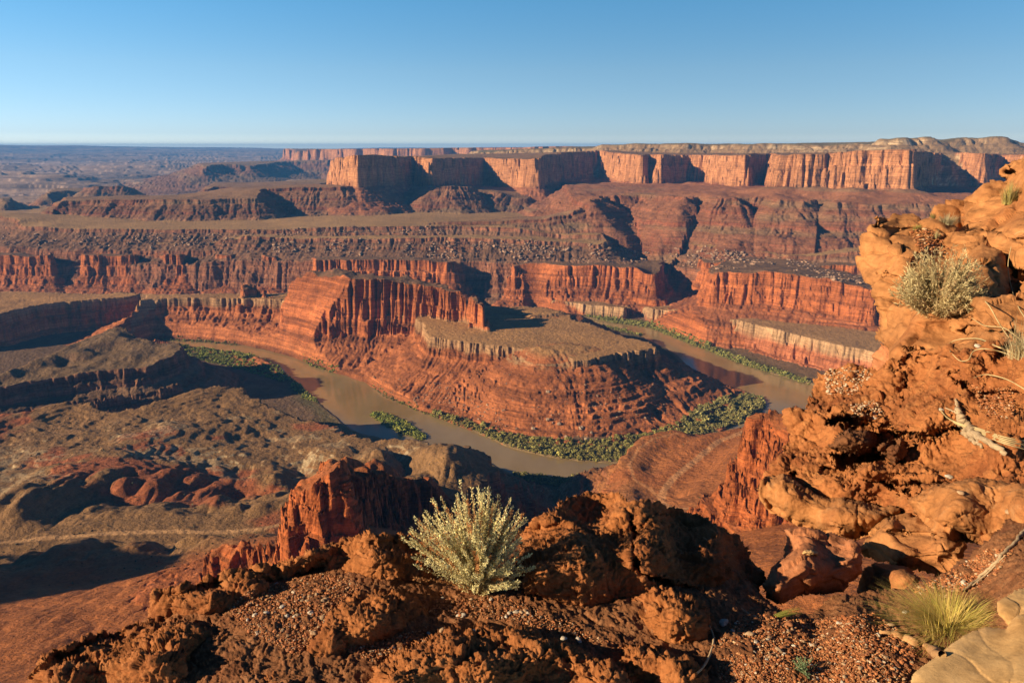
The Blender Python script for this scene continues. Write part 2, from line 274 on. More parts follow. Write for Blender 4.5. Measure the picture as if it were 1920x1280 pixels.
# river channel: (u, v) on the water level
RIVER = [(290, 636), (340, 637), (400, 641), (450, 647), (500, 657), (540, 668), (580, 683), (620, 697), (680, 717), (730, 745), (780, 768), (840, 792), (900, 815), (960, 842), (1020, 857), (1080, 866), (1160, 870), (1240, 852), (1330, 822),
    (1400, 790), (1440, 766), (1430, 748), (1400, 736), (1350, 718), (1310, 700), (1288, 684), (1272, 664), (1240, 648), (1200, 628), (1150, 613), (1110, 606), (1070, 598), (1000, 588), (990, 584), (1000, 581), (1050, 588), (1100, 597), (1170, 604), (1215, 610), (1240, 618), (1290, 638), (1340, 658), (1400, 682), (1450, 702), (1515, 720), (1600, 745), (1560, 790), (1480, 850), (1400, 885),
    (1300, 905), (1200, 905), (1140, 903), (1060, 897), (1000, 890), (960, 886), (925, 868), (860, 845), (760, 826), (690, 815), (655, 800), (625, 775), (600, 752), (580, 735), (560, 716), (532, 696), (490, 676), (440, 662), (400, 656), (340, 651), (290, 648), (250, 668), (160, 712), (0, 775), (-300, 890), (-300, 850), (0, 740), (150, 690), (240, 648)]
RIVP = np.array([at_z(u, v, RIV)[:2] for u, v in RIVER])
ISL = np.array([at_z(u, v, RIV)[:2] for u, v in [(690, 778), (705, 772), (735, 780), (770, 800), (800, 820), (795, 828), (760, 820), (720, 800)]])
BAR = np.array([at_z(u, v, RIV)[:2] for u, v in [(640, 778), (660, 772), (700, 774), (730, 795), (760, 822), (700, 830), (640, 820)]])

def sdf(P, X, Y, arc=False):
    n = len(P); d2 = np.full(X.shape, 1e18); ins = np.zeros(X.shape, bool); S = np.zeros(X.shape); s0 = 0.0
    for i in range(n):
        ax, ay = P[i, 0], P[i, 1]; bx, by = P[(i+1) % n, 0], P[(i+1) % n, 1]
        ex, ey = bx-ax, by-ay; L = ex*ex+ey*ey+1e-9; Lr = math.sqrt(L)
        wx = X-ax; wy = Y-ay
        t = np.clip((wx*ex+wy*ey)/L, 0, 1)
        q = (wx-ex*t)**2+(wy-ey*t)**2
        if arc: S = np.where(q < d2, s0+t*Lr, S)
        d2 = np.minimum(d2, q); s0 += Lr
        if ay != by:
            c = ((ay > Y) != (by > Y)) & (X < ex*(Y-ay)/(by-ay)+ax)
            ins ^= c
    d = np.sqrt(d2); d = np.where(ins, -d, d)
    return (d, S) if arc else d
def idw(E, X, Y, p=3.0):
    num = np.zeros(X.shape); den = np.zeros(X.shape)
    for e in E:
        w_ = 1.0/(((X-e[0])**2+(Y-e[1])**2)+25.0)**(p/2)
        num += w_*e[2]; den += w_
    return num/den

def tps(E, X, Y, sm=40.0):
    n = len(E); q = E[:, :2]/1000.0
    def U(d2): return 0.5*d2*np.log(d2+1e-12)
    d2 = ((q[:, None]-q[None])**2).sum(-1); K = U(d2)+np.eye(n)*sm*1e-6
    P = np.c_[np.ones(n), q]; Aa = np.block([[K, P], [P.T, np.zeros((3, 3))]])
    w_ = np.linalg.solve(Aa, np.r_[E[:, 2], 0, 0, 0])
    x = X/1000; y = Y/1000; r = w_[n]+w_[n+1]*x+w_[n+2]*y
    for i in range(n): r = r+w_[i]*U((x-q[i, 0])**2+(y-q[i, 1])**2)
    return r

TH0, TH1, R0, R1 = math.radians(-84), math.radians(47), 120.0, 42000.0
# coarse polar grid for the distance fields
NTC, NRC = 880, 820
tc_ = np.linspace(TH0, TH1, NTC); lr_ = np.linspace(math.log(R0), math.log(R1), NRC)
TT, RR = np.meshgrid(tc_, np.exp(lr_), indexing='ij')
XC, YC = np.sin(TT)*RR, np.cos(TT)*RR
for f in FEAT:
    a_, b_ = sdf(f['P'], XC, YC, True); f['sd'] = a_.astype(np.float32); f['s'] = b_.astype(np.float32)
    f['zt'] = idw(f['E'], XC, YC).astype(np.float32)
    if f['name'] == 'near':
        k_ = sstep(-10, -60, f['sd']); f['zt'] = (f['zt']*(1-k_)+np.clip(tps(f['E'], XC, YC), -520, -100)*k_).astype(np.float32)
SDR = sdf(RIVP, XC, YC).astype(np.float32)
SDI = sdf(ISL, XC, YC).astype(np.float32); SDB = sdf(BAR, XC, YC).astype(np.float32)
def samp(A, th, lr):
    a = np.clip((th-TH0)/(TH1-TH0)*(NTC-1), 0, NTC-1.001); b = np.clip((lr-lr_[0])/(lr_[-1]-lr_[0])*(NRC-1), 0, NRC-1.001)
    ai = a.astype(np.int32); bi = b.astype(np.int32); fa = (a-ai).astype(np.float32); fb = (b-bi).astype(np.float32)
    return (A[ai, bi]*(1-fa)*(1-fb)+A[ai+1, bi]*fa*(1-fb)+A[ai, bi+1]*(1-fa)*fb+A[ai+1, bi+1]*fa*fb)

def samp_near(A, th, lr):
    a = np.clip((th-TH0)/(TH1-TH0)*(NTC-1), 0, NTC-1.001); b = np.clip((lr-lr_[0])/(lr_[-1]-lr_[0])*(NRC-1), 0, NRC-1.001)
    ai = a.astype(np.int32); bi = b.astype(np.int32); fa = (a-ai).astype(np.float32); fb = (b-bi).astype(np.float32)
    p, q, r, s_ = A[ai, bi], A[ai+1, bi], A[ai, bi+1], A[ai+1, bi+1]
    lin = p*(1-fa)*(1-fb)+q*fa*(1-fb)+r*(1-fa)*fb+s_*fa*fb
    sp = np.maximum(np.maximum(p, q), np.maximum(r, s_))-np.minimum(np.minimum(p, q), np.minimum(r, s_))
    nr = A[ai+(fa > 0.5), bi+(fb > 0.5)]
    return np.where(sp > 90, nr, lin)
ROADL = [np.array([at_z(u, v, z_) for u, v in P_]) for z_, P_ in ((-456, [(-60, 1022), (2, 1016), (60, 1011), (140, 1004), (240, 999), (330, 996), (400, 998), (490, 992), (560, 975)]),
    (-455, [(1400, 806), (1385, 812), (1350, 824), (1318, 850), (1290, 874), (1262, 897), (1244, 920), (1240, 938)]), (-455, [(1270, 812), (1225, 822), (1196, 842), (1180, 870), (1190, 900), (1218, 915), (1240, 936)]), (-430, [(1240, 938), (1256, 958), (1300, 985)]))]
def line_dist(P, x, y):
    d = np.full(x.shape, 1e9, np.float32)
    for i in range(len(P)-1):
        e = P[i+1, :2]-P[i, :2]; t = np.clip(((x-P[i, 0])*e[0]+(y-P[i, 1])*e[1])/(e@e+1e-9), 0, 1)
        d = np.minimum(d, np.hypot(x-P[i, 0]-e[0]*t, y-P[i, 1]-e[1]*t))
    return d
def terrain(th, lr, full=True):
    """height (and layer information) at polar positions"""
    r = np.exp(lr); x = (np.sin(th)*r).astype(np.float32); y = (np.cos(th)*r).astype(np.float32)
    far = np.clip(r/3500.0, 1.0, 6.0).astype(np.float32)
    sdr = samp(SDR, th, lr); sdi = samp(SDI, th, lr); sdb = samp(SDB, th, lr)
    wob = fbm(x/35, y/35, 3, 3)*5
    fl = RIV + np.clip((sdr+wob)*0.25, -6, 3.0) + np.clip((sdr-40)*0.05, 0, 14)
    fl = np.maximum(fl, RIV+2.0-np.clip(sdi+wob*0.5+2, 0, 40)*0.4)
    fl = np.maximum(fl, RIV+0.35-np.clip(sdb+wob+4, 0, 40)*0.08)
    # far country: broken benches that rise towards the horizon
    n1 = fbm(x/2600, y/1500, 5, 11); n2 = fbm(x/900, y/500, 4, 21)
    bz = -455+130*sstep(4500, 26000, r)+70*n1+45*n2
    st = 34.0; q = bz/st; qi = np.floor(q); bz = (qi+sstep(0.42, 0.6, q-qi))*st
    k_ = sstep(22000, 38000, r); bz = bz*(1-k_)+k_*(-60+75*vn(x/6000, y/9000, 4)+35*vn(x/1500, y/2500, 5)+110*np.clip((-x-15000)/9000, 0, 1))
    z = np.where(y > 3700, np.maximum(fl, bz), fl)
    z = fl+(z-fl)*sstep(3700, 4600, y)
    reg = np.full(x.shape, -1, np.int16); reg[y > 4100] = -2
    drop = np.zeros(x.shape, np.float32); sdk = np.full(x.shape, 999, np.float32)
    cache = {}
    for k, f in enumerate(FEAT):
        sd = samp(f['sd'], th, lr)
        m = sd < (3900 if f['name'] in ('cap', 'far_slope') else 900)
        if not m.any(): continue
        xm, ym, sm = x[m], y[m], sd[m]
        a1, a2 = f['amp']; w1, w2 = f['wl']
        arc = samp_near(f['s'], th[m], lr[m])+14*vn(xm/60, ym/60, 36)*np.minimum(far[m], 3)
        n_a = 0.6*fbm(xm/w1, ym/w1, 2, 31)+0.6*vn(arc/w1, sm/(w1*5), 32)
        n_b = 1-2*np.abs(vn(arc/w2, sm/(w2*5)+k, 41)); n_c = 1-2*np.abs(vn(arc/(w2*0.42), sm/(w2*3)+k, 43))
        n_d = 1-2*np.abs(vn(xm/w2, ym/w2, 45))
        grow = 0.55+np.clip(sm, 0, 200)/200*1.1
        md = 0.35+1.1*np.abs(vn(arc/(w1*1.3), sm/400+k, 47)); n_b = n_b*md*(1.35 if f['tint'] in ('wing', 'fin') or f['name'] == 'bluff' else 0.95); n_c = n_c*(0.2+1.6*np.abs(vn(arc/w1, sm/300+k, 48)))*1.3
        fl_ = 1-0.55*np.clip((sm-30)/80, 0, 1); s2 = sm+a1*n_a*grow+a2*fl_*(n_b*(0.55+0.5*grow)+0.8*n_d)+a2*0.45*n_c*fl_+(1.6*vn(arc/5.0, sm/9+k, 46)+1.2*vn(xm/4, ym/4, 49))*np.minimum(far[m], 3)
        dr = np.interp(s2, f['prof'][0], f['prof'][1]).astype(np.float32)
        fs = np.minimum(far[m], 3); lump = 3.4 if f['tint'] == 'fin' else (2.3*fs if f['tint'] == 'wing' else 1.7)
        lw = 4.5 if f['tint'] == 'fin' else 9.0*fs
        s2 = s2+lump*(vn(arc/lw, dr/(lw*0.9)+k, 52)+0.6*vn(arc/(lw*0.45), dr/(lw*0.35)+k, 53))*np.clip(s2/4, 0, 1)
        dr = np.interp(s2, f['prof'][0], f['prof'][1]).astype(np.float32)
        t1, tw = f['top']
        zt = samp(f['zt'], th[m], lr[m])
        if t1:
            zt = zt+t1*fbm(xm/tw, ym/tw, 3, 51)*np.clip(1-dr/60, 0, 1)
        if f['name'] == 'near':
            L = sstep(300, -60, xm)*sstep(750, 850, r[m])
            bl = np.abs(vn((xm+0.4*ym)/85, (ym-0.2*xm)/150, 61))+0.33*np.abs(vn(xm/38, ym/55, 62))
            fz = sstep(1240, 1090, r[m])
            zt = zt+L*(38*(bl-0.55)*(0.10+0.90*fz)+3.5*np.abs(vn(xm/13, ym/26, 68))*fz+(15+7*fz)*fbm(xm/240, ym/240, 3, 63)+3*fbm(xm/30, ym/30, 3, 67))*sstep(10, -70, sm)
            q_ = (zt+3*fbm(xm/70, ym/70, 2, 74))/4.5; q0 = np.floor(q_); zs = zt+((q0+sstep(0.55, 0.95, q_-q0))-q_)*4.5
            zt = zt+(zs-zt)*L*(1-fz)*0.6
            zt = zt+(1-sstep(730, 830, r[m]))*sstep(100, -100, xm)*(7*fbm(xm/120, ym/120, 3, 75)+1.6*np.abs(vn(xm/16, ym/30, 76)))
            R_ = 1-sstep(300, -60, xm)
            zt = zt+R_*4*fbm(xm/80, ym/80, 4, 65)
            zt = zt+6*fbm(xm/60, ym/60, 4, 66)*sstep(600, 350, r[m])
            for q_, (w0, w1_) in enumerate(((22, 85), (8, 50), (8, 40))):
                k_ = sstep(w1_, w0, line_dist(ROADL[q_], xm, ym)); zt = zt*(1-k_)+(ROADL[q_][0, 2]+1.2*fbm(xm/30, ym/30, 2, 69))*k_
        zk = zt-dr
        # rounded talus gullies
        gw = np.minimum(far[m], 3)*np.clip(r[m]/1500, 0.45, 1)
        g = np.abs(vn(arc/(24*gw), sm/(140*gw)+k, 71))+0.5*np.abs(vn(arc/(10*gw)+xm/60, sm/(60*gw)+k, 72))
        zk = zk+((g-0.55)*6+1.6*fbm(xm/14, ym/14, 2, 73))*np.clip((s2-10)/60, 0, 1)*gw
        zz = z[m]; b = zk > zz; 
        zz = np.where(b, zk, zz); z[m] = zz
        tmp = reg[m]; tmp[b] = k; reg[m] = tmp
        tmp = drop[m]; tmp[b] = dr[b]; drop[m] = tmp
        tmp = sdk[m]; tmp[b] = s2[b]; sdk[m] = tmp
    z = np.minimum(z, RIV-6+np.clip(sdr+0.6*wob, 0, 600)*1.5)
    # strata: hard and soft beds stand out as small ledges on the slopes
    am = np.clip(drop/20, 0, 1)*np.clip(1.0-(z < RIV+6), 0, 1)
    zw = z+1.5*vn(x/200, y/200, 81)
    q_ = zw/8.5+0.6*vn(x/400, y/400, 86); f_ = q_-np.floor(q_); h_ = _rt[np.floor(q_).astype(np.int32) & 511, 7]
    z = z+am*(8.0*(sstep(0.35, 0.62, f_)-f_)*(0.15+h_)*(0.35+0.9*sstep(-0.2, 0.5, vn(x/90, y/90, 88)))+2.4*vn(zw/5.0, x/700, 83)+1.2*vn(zw/2.2, x/300, 84))*(0.75+0.5*vn(x/130, y/130, 85))
    z = z+0.5*fbm(x/9, y/9, 2, 91)*sstep(-4, 10, sdr)
    if not full: return z
    return x, y, z, reg, drop, sdk, sdr, sdi, sdb

# -- columns and rows that follow the relief, so that cliffs get as many faces as flats
NCOL, NROW = 1250, 1750
ths = np.concatenate([np.linspace(TH0, math.radians(-47), 70, endpoint=False), np.linspace(math.radians(-47), math.radians(-36.5), 60, endpoint=False), np.linspace(math.radians(-36.5), math.radians(36.5), NCOL), np.linspace(math.radians(36.5), TH1, 61)[1:]])
lrd = np.linspace(math.log(R0), math.log(R1), 1500)
tq = ths[::6]
T2, L2 = np.meshgrid(tq, lrd, indexing='ij')
zq = terrain(T2, L2, False)
ph = np.arctan(zq/np.exp(L2))
vis = np.maximum.accumulate(ph, axis=1) <= ph+0.0012
dph = np.abs(np.diff(ph, axis=1)); dl = (lrd[1]-lrd[0])
dz = np.abs(np.diff(zq, axis=1))/np.exp(L2[:, 1:])
wgt = np.where(vis[:, 1:], dph*1.0+dz*0.3, dz*0.12)+dl*0.014
# blur across columns and range
def blur(a, n, ax):
    k = np.hanning(n+2)[1:-1]; k /= k.sum()
    pad = [(0, 0), (0, 0)]; pad[ax] = (n//2, n//2)
    b = np.pad(a, pad, mode='edge')
    return np.apply_along_axis(lambda v: np.convolve(v, k, 'valid'), ax, b)
wgt = blur(blur(wgt, 15, 0), 7, 1)
# bands with a fixed number of rows each
edges = [0, 330, 560, 800, 900, 990, 1090, 1200, 1499]
bm = [wgt[:, a:b].sum(1).mean()*0.6+wgt[:, a:b].sum(1).max()*0.4 for a, b in zip(edges[:-1], edges[1:])]
rows = np.maximum(12, np.round(np.array(bm)/sum(bm)*NROW)).astype(int)
LRV = []
for (a, b), nr in zip(zip(edges[:-1], edges[1:]), rows):
    c = np.concatenate([np.zeros((len(tq), 1)), np.cumsum(wgt[:, a:b], axis=1)], axis=1); c /= c[:, -1:]
    tt = np.linspace(0, 1, nr, endpoint=False)
    LRV.append(np.array([np.interp(tt, c[i], lrd[a:b+1]) for i in range(len(tq))]))
LRV.append(np.full((len(tq), 1), lrd[-1]))
LRV = np.concatenate(LRV, axis=1)
LR = np.array([np.interp(ths, tq, LRV[:, j]) for j in range(LRV.shape[1])]).T
TH = np.repeat(ths[:, None], LR.shape[1], axis=1)
X, Y, Z, REG, DROP, SDK, SR, SI, SB = terrain(TH, LR)
nC, nR = X.shape
print('terrain grid', nC, nR, rows)

# -- albedo of beds, slopes and flats (no light in it)
R_ = np.hypot(X, Y)
gx, gy = np.gradient(Z, axis=0), np.gradient(Z, axis=1)
Pn = np.stack([X, Y, Z], -1)
ta = np.gradient(Pn, axis=0); tb = np.gradient(Pn, axis=1)
NN = np.cross(tb, ta); NN /= (np.linalg.norm(NN, axis=-1, keepdims=True)+1e-9)
NZ = np.abs(NN[..., 2])
n_big = fbm(X/160, Y/160, 4, 101); n_mid = fbm(X/40, Y/40, 4, 111); n_fine = fbm(X/9, Y/9, 3, 121)
bedn = vn(Z/15.0+0.2*n_mid, X/1500, 130)*0.55+vn(Z/6.0+0.25*n_mid, X/900, 131)*0.75+vn(Z/2.6, X/700, 132)*0.4
def c3(r, g, b): return np.array([r, g, b], np.float32)
A = np.zeros(X.shape+(3,), np.float32)
A[:] = c3(0.23, 0.155, 0.095)
flat = sstep(0.80, 0.95, NZ)
TI = [f['tint'] for f in FEAT]
tid = np.full(X.shape, '', dtype='U10')
tint_idx = {t: [k for k, f in enumerate(FEAT) if f['tint'] == t] for t in set(TI)}
def isT(t): return np.isin(REG, tint_idx[t])
def paint(m, top, cliff, slope, band=0.35, cap=None, caph=0):
    t = np.clip(0.5+0.5*bedn[m], 0, 1)
    cl = c3(*cliff)*(1+1.7*band*(t-0.5))[:, None]*(1+0.16*n_mid[m])[:, None]
    sl = c3(*slope)*(1+0.20*n_mid[m]+1.1*band*(t-0.5))[:, None]
    st = sstep(0.72, 0.52, NZ[m])
    c = sl+(cl-sl)*st[:, None]
    if cap is not None:
        cc = c3(*cap)*(1+0.22*n_mid[m])[:, None]
        k = sstep(caph*1.25, caph*0.8, DROP[m]+6*n_mid[m])*sstep(0.93, 0.8, NZ[m])
        c = c+(cc-c)*k[:, None]
    tp = c3(*top)*(1+0.15*n_big[m]+0.10*n_mid[m])[:, None]
    k = sstep(12, 3, DROP[m])*flat[m]
    c = c+(tp-c)*k[:, None]
    A[m] = c
flm = REG == -1
A[flm] = c3(0.20, 0.12, 0.075)*(1+0.2*n_mid[flm])[:, None]
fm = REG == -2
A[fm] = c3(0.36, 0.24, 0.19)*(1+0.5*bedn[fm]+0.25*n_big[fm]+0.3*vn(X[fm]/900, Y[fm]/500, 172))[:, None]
paint(isT('wing'), (0.26, 0.15, 0.09), (0.50, 0.225, 0.115), (0.36, 0.14, 0.075), 0.45)
paint(isT('nav'), (0.22, 0.17, 0.10), (0.55, 0.40, 0.27), (0.36, 0.23, 0.14), 0.5)
paint(isT('moen'), (0.30, 0.17, 0.10), (0.25, 0.085, 0.05), (0.255, 0.125, 0.075), 0.6)
paint(isT('shelf'), (0.37, 0.155, 0.085), (0.25, 0.085, 0.05), (0.27, 0.115, 0.068), 0.6)
paint(isT('rim'), (0.42, 0.25, 0.125), (0.30, 0.125, 0.075), (0.235, 0.125, 0.08), 0.5)
paint(isT('cutler'), (0.21, 0.12, 0.075), (0.45, 0.14, 0.055), (0.34, 0.12, 0.058), 0.6)
paint(isT('neck'), (0.44, 0.235, 0.105), (0.43, 0.145, 0.06), (0.41, 0.14, 0.058), 0.7, cap=(0.42, 0.245, 0.14), caph=22)
paint(isT('outer'), (0.42, 0.24, 0.125), (0.43, 0.15, 0.08), (0.36, 0.12, 0.06), 0.5, cap=(0.50, 0.31, 0.19), caph=34)
paint(isT('darkbench'), (0.21, 0.13, 0.075), (0.25, 0.12, 0.08), (0.21, 0.12, 0.075), 0.6)
paint(isT('fin'), (0.36, 0.125, 0.05), (0.42, 0.12, 0.042), (0.34, 0.11, 0.045), 0.3)
# grey-green beds inside the Moenkopi slopes
m = isT('moen') | isT('shelf') | (isT('wing') & (DROP > 170))
k = sstep(0.1, 0.6, vn(Z[m]/26.0, X[m]/1500, 141)+0.4*n_big[m])*0.55
A[m] = A[m]*(1-k)[:, None]+c3(0.25, 0.175, 0.105)*k[:, None]
# near bench: grey badlands left, orange right
m = isT('bad')
xm, ym, zm = X[m], Y[m], Z[m]; rm = R_[m]
left = sstep(300, -60, xm)*sstep(730, 830, rm+40*n_mid[m])
grey = c3(0.28, 0.155, 0.075)*(1+0.12*n_mid[m])[:, None]
red = c3(0.42, 0.145, 0.052)*(1+0.14*n_mid[m]+0.10*n_big[m])[:, None]
pr = sstep(0.12, 0.32, fbm(xm/110, ym/110, 4, 151)*0.8-0.12)[:, None]
grey = grey*(1-pr)+c3(0.34, 0.11, 0.05)*pr
dd = sstep(1090, 1180, rm+50*n_mid[m])*sstep(1500, 1380, rm)
pw = 0.85*sstep(0.10, 0.24, fbm(xm/70, ym/45, 4, 161)-0.12+0.25*np.sin(zm*0.9)*0.6)*dd
pw = np.maximum(pw*0.6, 0.95*dd*sstep(0.975, 0.90, NZ[m])*sstep(-0.25, 0.1, fbm(xm/120, ym/80, 3, 164)))*sstep(-0.35, 0.1, fbm(xm/9, ym/6, 3, 163))
grey = grey*(1-pw[:, None])+c3(0.50, 0.375, 0.25)*pw[:, None]
c = red*(1-left[:, None])+grey*left[:, None]
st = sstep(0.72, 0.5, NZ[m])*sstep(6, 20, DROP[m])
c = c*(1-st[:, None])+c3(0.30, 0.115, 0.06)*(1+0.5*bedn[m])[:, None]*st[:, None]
spk = (fbm(xm/3.0, ym/3.0, 2, 171) > 0.6)*0.18
c = c*(1-spk[:, None])
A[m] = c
# dirt roads
# which terrain point shows under a picture point
_pc = Y*CP-Z*SP; _uu = RX/2+FPX*X/_pc; _vv = RY/2-FPX*(Y*SP+Z*CP)/_pc
BW, BH = 480, 320
_bi = np.clip((_uu/4).astype(int), -1, BW); _bj = np.clip((_vv/4).astype(int), -1, BH)
_ok = ((_bi >= 0) & (_bi < BW) & (_bj >= 0) & (_bj < BH)).ravel()
_id = np.nonzero(_ok)[0]; _cell = (_bi.ravel()[_id]*BH+_bj.ravel()[_id]); _o = np.lexsort((np.hypot(X, Y).ravel()[_id], _cell))
_id = _id[_o]; _cell = _cell[_o]; _u, _f = np.unique(_cell, return_index=True)
ZBUF = np.full(BW*BH, -1, np.int64); ZBUF[_u] = _id[_f]
PF = Pn.reshape(-1, 3)
def ground_px(u, v):
    i = int(u/4); j = int(v/4)
    if not (0 <= i < BW and 0 <= j < BH): return None
    k = ZBUF[i*BH+j]
    return None if k < 0 else PF[k]
def road(pts, wdt, colr, st):
    P = np.array(pts)[:, :2]
    bb = (X > P[:, 0].min()-30) & (X < P[:, 0].max()+30) & (Y > P[:, 1].min()-30) & (Y < P[:, 1].max()+30)
    xs, ys = X[bb], Y[bb]; d = np.full(xs.shape, 1e9)
    for i in range(len(P)-1):
        e = P[i+1]-P[i]; t = np.clip(((xs-P[i, 0])*e[0]+(ys-P[i, 1])*e[1])/(e@e+1e-9), 0, 1)
        d = np.minimum(d, np.hypot(xs-P[i, 0]-e[0]*t, ys-P[i, 1]-e[1]*t))
    k = (sstep(wdt, wdt*0.55, d+0.8*n_fine[bb])*st)[:, None]
    A[bb] = A[bb]*(1-k)+c3(*colr)*k
road(ROADL[0], 5.5, (0.56, 0.32, 0.17), 0.9)
road(ROADL[0]+np.array([22.0, -30.0, 0]), 2.2, (0.50, 0.25, 0.12), 0.6)
road(ROADL[1], 6.5, (0.62, 0.30, 0.15), 0.9); road(ROADL[3], 6.0, (0.62, 0.30, 0.15), 0.9)
road(ROADL[2], 3.0, (0.58, 0.27, 0.13), 0.75)
# greens: ground cover tint near the water
k = (flm*sstep(70, 20, SR+14*n_mid)*0.55)[..., None]
A = A*(1-k)+c3(0.085, 0.095, 0.035)*k
k = (flm*sstep(16, 6, np.abs(SR-5)+3*n_mid)*0.8)[..., None]; A = A*(1-k)+c3(0.30, 0.20, 0.11)*k
k = ((SB < 4)*(REG == -1))[..., None]; A = A*(1-k)+c3(0.30, 0.22, 0.13)*k
A = np.clip(0.72*A*(1+0.10*n_fine)[..., None]*np.array([1.0, 1.0, 0.88]), 0.01, 0.9)

# rock / sediment material fed by the bed colours
t = NT('canyon_rock')
at = t.n('ShaderNodeAttribute'); at.attribute_name = 'albedo'
n1 = t.noise(0.35, 8, 0.7); n2 = t.noise(0.05, 6, 0.65)
bed = t.noise(1.0, 5, 0.7, sc3=(0.012, 0.012, 0.42))
strk = t.noise(1.0, 5, 0.7, sc3=(0.16, 0.16, 0.012))
v1 = t.ramp(n1, [(0.3, 0.62), (0.7, 1.35)]); v2 = t.ramp(n2, [(0.3, 0.8), (0.7, 1.2)])
v3 = t.ramp(bed, [(0.36, 0.60), (0.5, 1.0), (0.64, 1.35)]); v4 = t.ramp(strk, [(0.35, 0.78), (0.65, 1.18)])
geo = t.n('ShaderNodeNewGeometry'); sx = t.n('ShaderNodeSeparateXYZ'); t.l(geo.outputs['Normal'], sx.inputs[0])
steep = t.ramp(sx.outputs[2], [(0.65, 1.0), (0.95, 0.0)])
c = t.mixc(at.outputs['Color'], v1, 0.6, 'MULTIPLY'); c = t.mixc(c, v2, 0.7, 'MULTIPLY')
c = t.mixc(c, v3, steep, 'MULTIPLY'); c = t.mixc(c, v4, steep, 'MULTIPLY')
t.l(c, t.b.inputs['Base Color'])
hb = t.math('ADD', t.math('MULTIPLY', t.noise(0.12, 9, 0.62), 5.0), t.math('MULTIPLY', bed, 1.6))
hb = t.math('ADD', hb, t.math('MULTIPLY', t.math('MULTIPLY', strk, steep), 2.5))
t.l(t.bump(hb, 1.0, 0.9), t.b.inputs['Normal'])
M_ROCK = t.m

idx = np.arange(nC*nR).reshape(nC, nR)
F = np.stack([idx[:-1, :-1], idx[1:, :-1], idx[1:, 1:], idx[:-1, 1:]], -1).reshape(-1, 4)
fr = REG[:-1, :-1].reshape(-1)
VV = Pn.reshape(-1, 3); AA = A.reshape(-1, 3)
groups = {'canyon_floor': [-1], 'far_hills': [-2]}
NAMES = {'near': 'badlands_bench', 'ridge': 'layered_ridge', 'low_ridge': 'layered_ridge', 'neck': 'gooseneck_bench', 'knoll': 'gooseneck_bench', 'cone': 'gooseneck_bench',
         'bluff': 'red_bluff', 'pinnacle': 'red_bluff', 'left_wall': 'canyon_wall', 'outer': 'river_bench', 'block': 'red_cliff_block', 'cutler_wall': 'canyon_cliffs', 'tier': 'rubble_slopes', 'plateau': 'plateau',
         'spur': 'slope_shelf', 'shelf': 'slope_shelf', 'low_mesa': 'low_mesa', 'apron': 'talus_apron', 'apron_b': 'talus_apron', 'mesa': 'mesa_cliffs', 'domes': 'mesa_cap_domes', 'cap': 'distant_mesa',
         'far_slope': 'distant_mesa', 'mesa_b': 'distant_buttes', 'mesa_c': 'distant_buttes', 'mesa_d': 'distant_buttes', 'fin': 'red_rock_fin', 'fin_low': 'red_rock_fin', 'red_stack': 'red_rock_stack', 'west_point': 'promontory'}
for k, f in enumerate(FEAT): groups.setdefault(NAMES[f['name']], []).append(k)
for nm, ks in groups.items():
    sel = np.isin(fr, ks)
    if not sel.any(): continue
    f4 = F[sel]; un, inv = np.unique(f4, return_inverse=True)
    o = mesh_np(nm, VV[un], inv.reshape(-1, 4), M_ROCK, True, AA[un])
    tag(o, kind='structure')

# water
t = NT('river_water')
t.l(t.mixc((0.215, 0.145, 0.058), (0.265, 0.185, 0.085), t.ramp(t.noise(0.012, 5, 0.6, sc3=(1, 0.5, 1)), [(0.35, 0.0), (0.65, 1.0)])), t.b.inputs['Base Color'])
t.b.inputs['Roughness'].default_value = 0.10; t.b.inputs['Specular IOR Level'].default_value = 0.4
t.l(t.bump(t.noise(0.22, 6, 0.6, sc3=(1, 0.5, 1)), 0.22, 0.5), t.b.inputs['Normal'])
o = mesh_np('river', [(-4000, 300, RIV), (3000, 300, RIV), (3000, 4300, RIV), (-4000, 4300, RIV)], [(0, 1, 2, 3)], t.m, False)
tag(o, kind='structure')

# ------------------------------------------------------------------ foreground rock: real depths, real thickness
def sdf_px(P, X, Y):
    return sdf(np.array(P, float), X, Y)
RAYU = lambda u, v: np.stack([(u-RX/2)/FPX, CP-(v-RY/2)/FPX*SP, -SP-(v-RY/2)/FPX*CP], -1)
RELIEFS = []
def blur2(a, n):
    k = np.hanning(n+2)[1:-1]; k /= k.sum()
    a = np.pad(a, n//2, mode='edge')
    a = np.apply_along_axis(lambda v: np.convolve(v, k, 'valid'), 0, a)
    return np.apply_along_axis(lambda v: np.convolve(v, k, 'valid'), 1, a)
def depth_of(z, v):
    return z/(-SP-(v-RY/2)/FPX*CP)
def ctl_eval(ctl, U, V):
    num = 0; den = 0
    for (u, v, t_) in ctl:
        w_ = 1.0/(((U-u)**2+(V-v)**2)/900.0+1.0)**1.6
        num = num+w_*(np.log(depth_of(t_, np.maximum(V, 850.0))) if t_ < 0 else math.log(t_)); den = den+w_
    return np.exp(num/den)
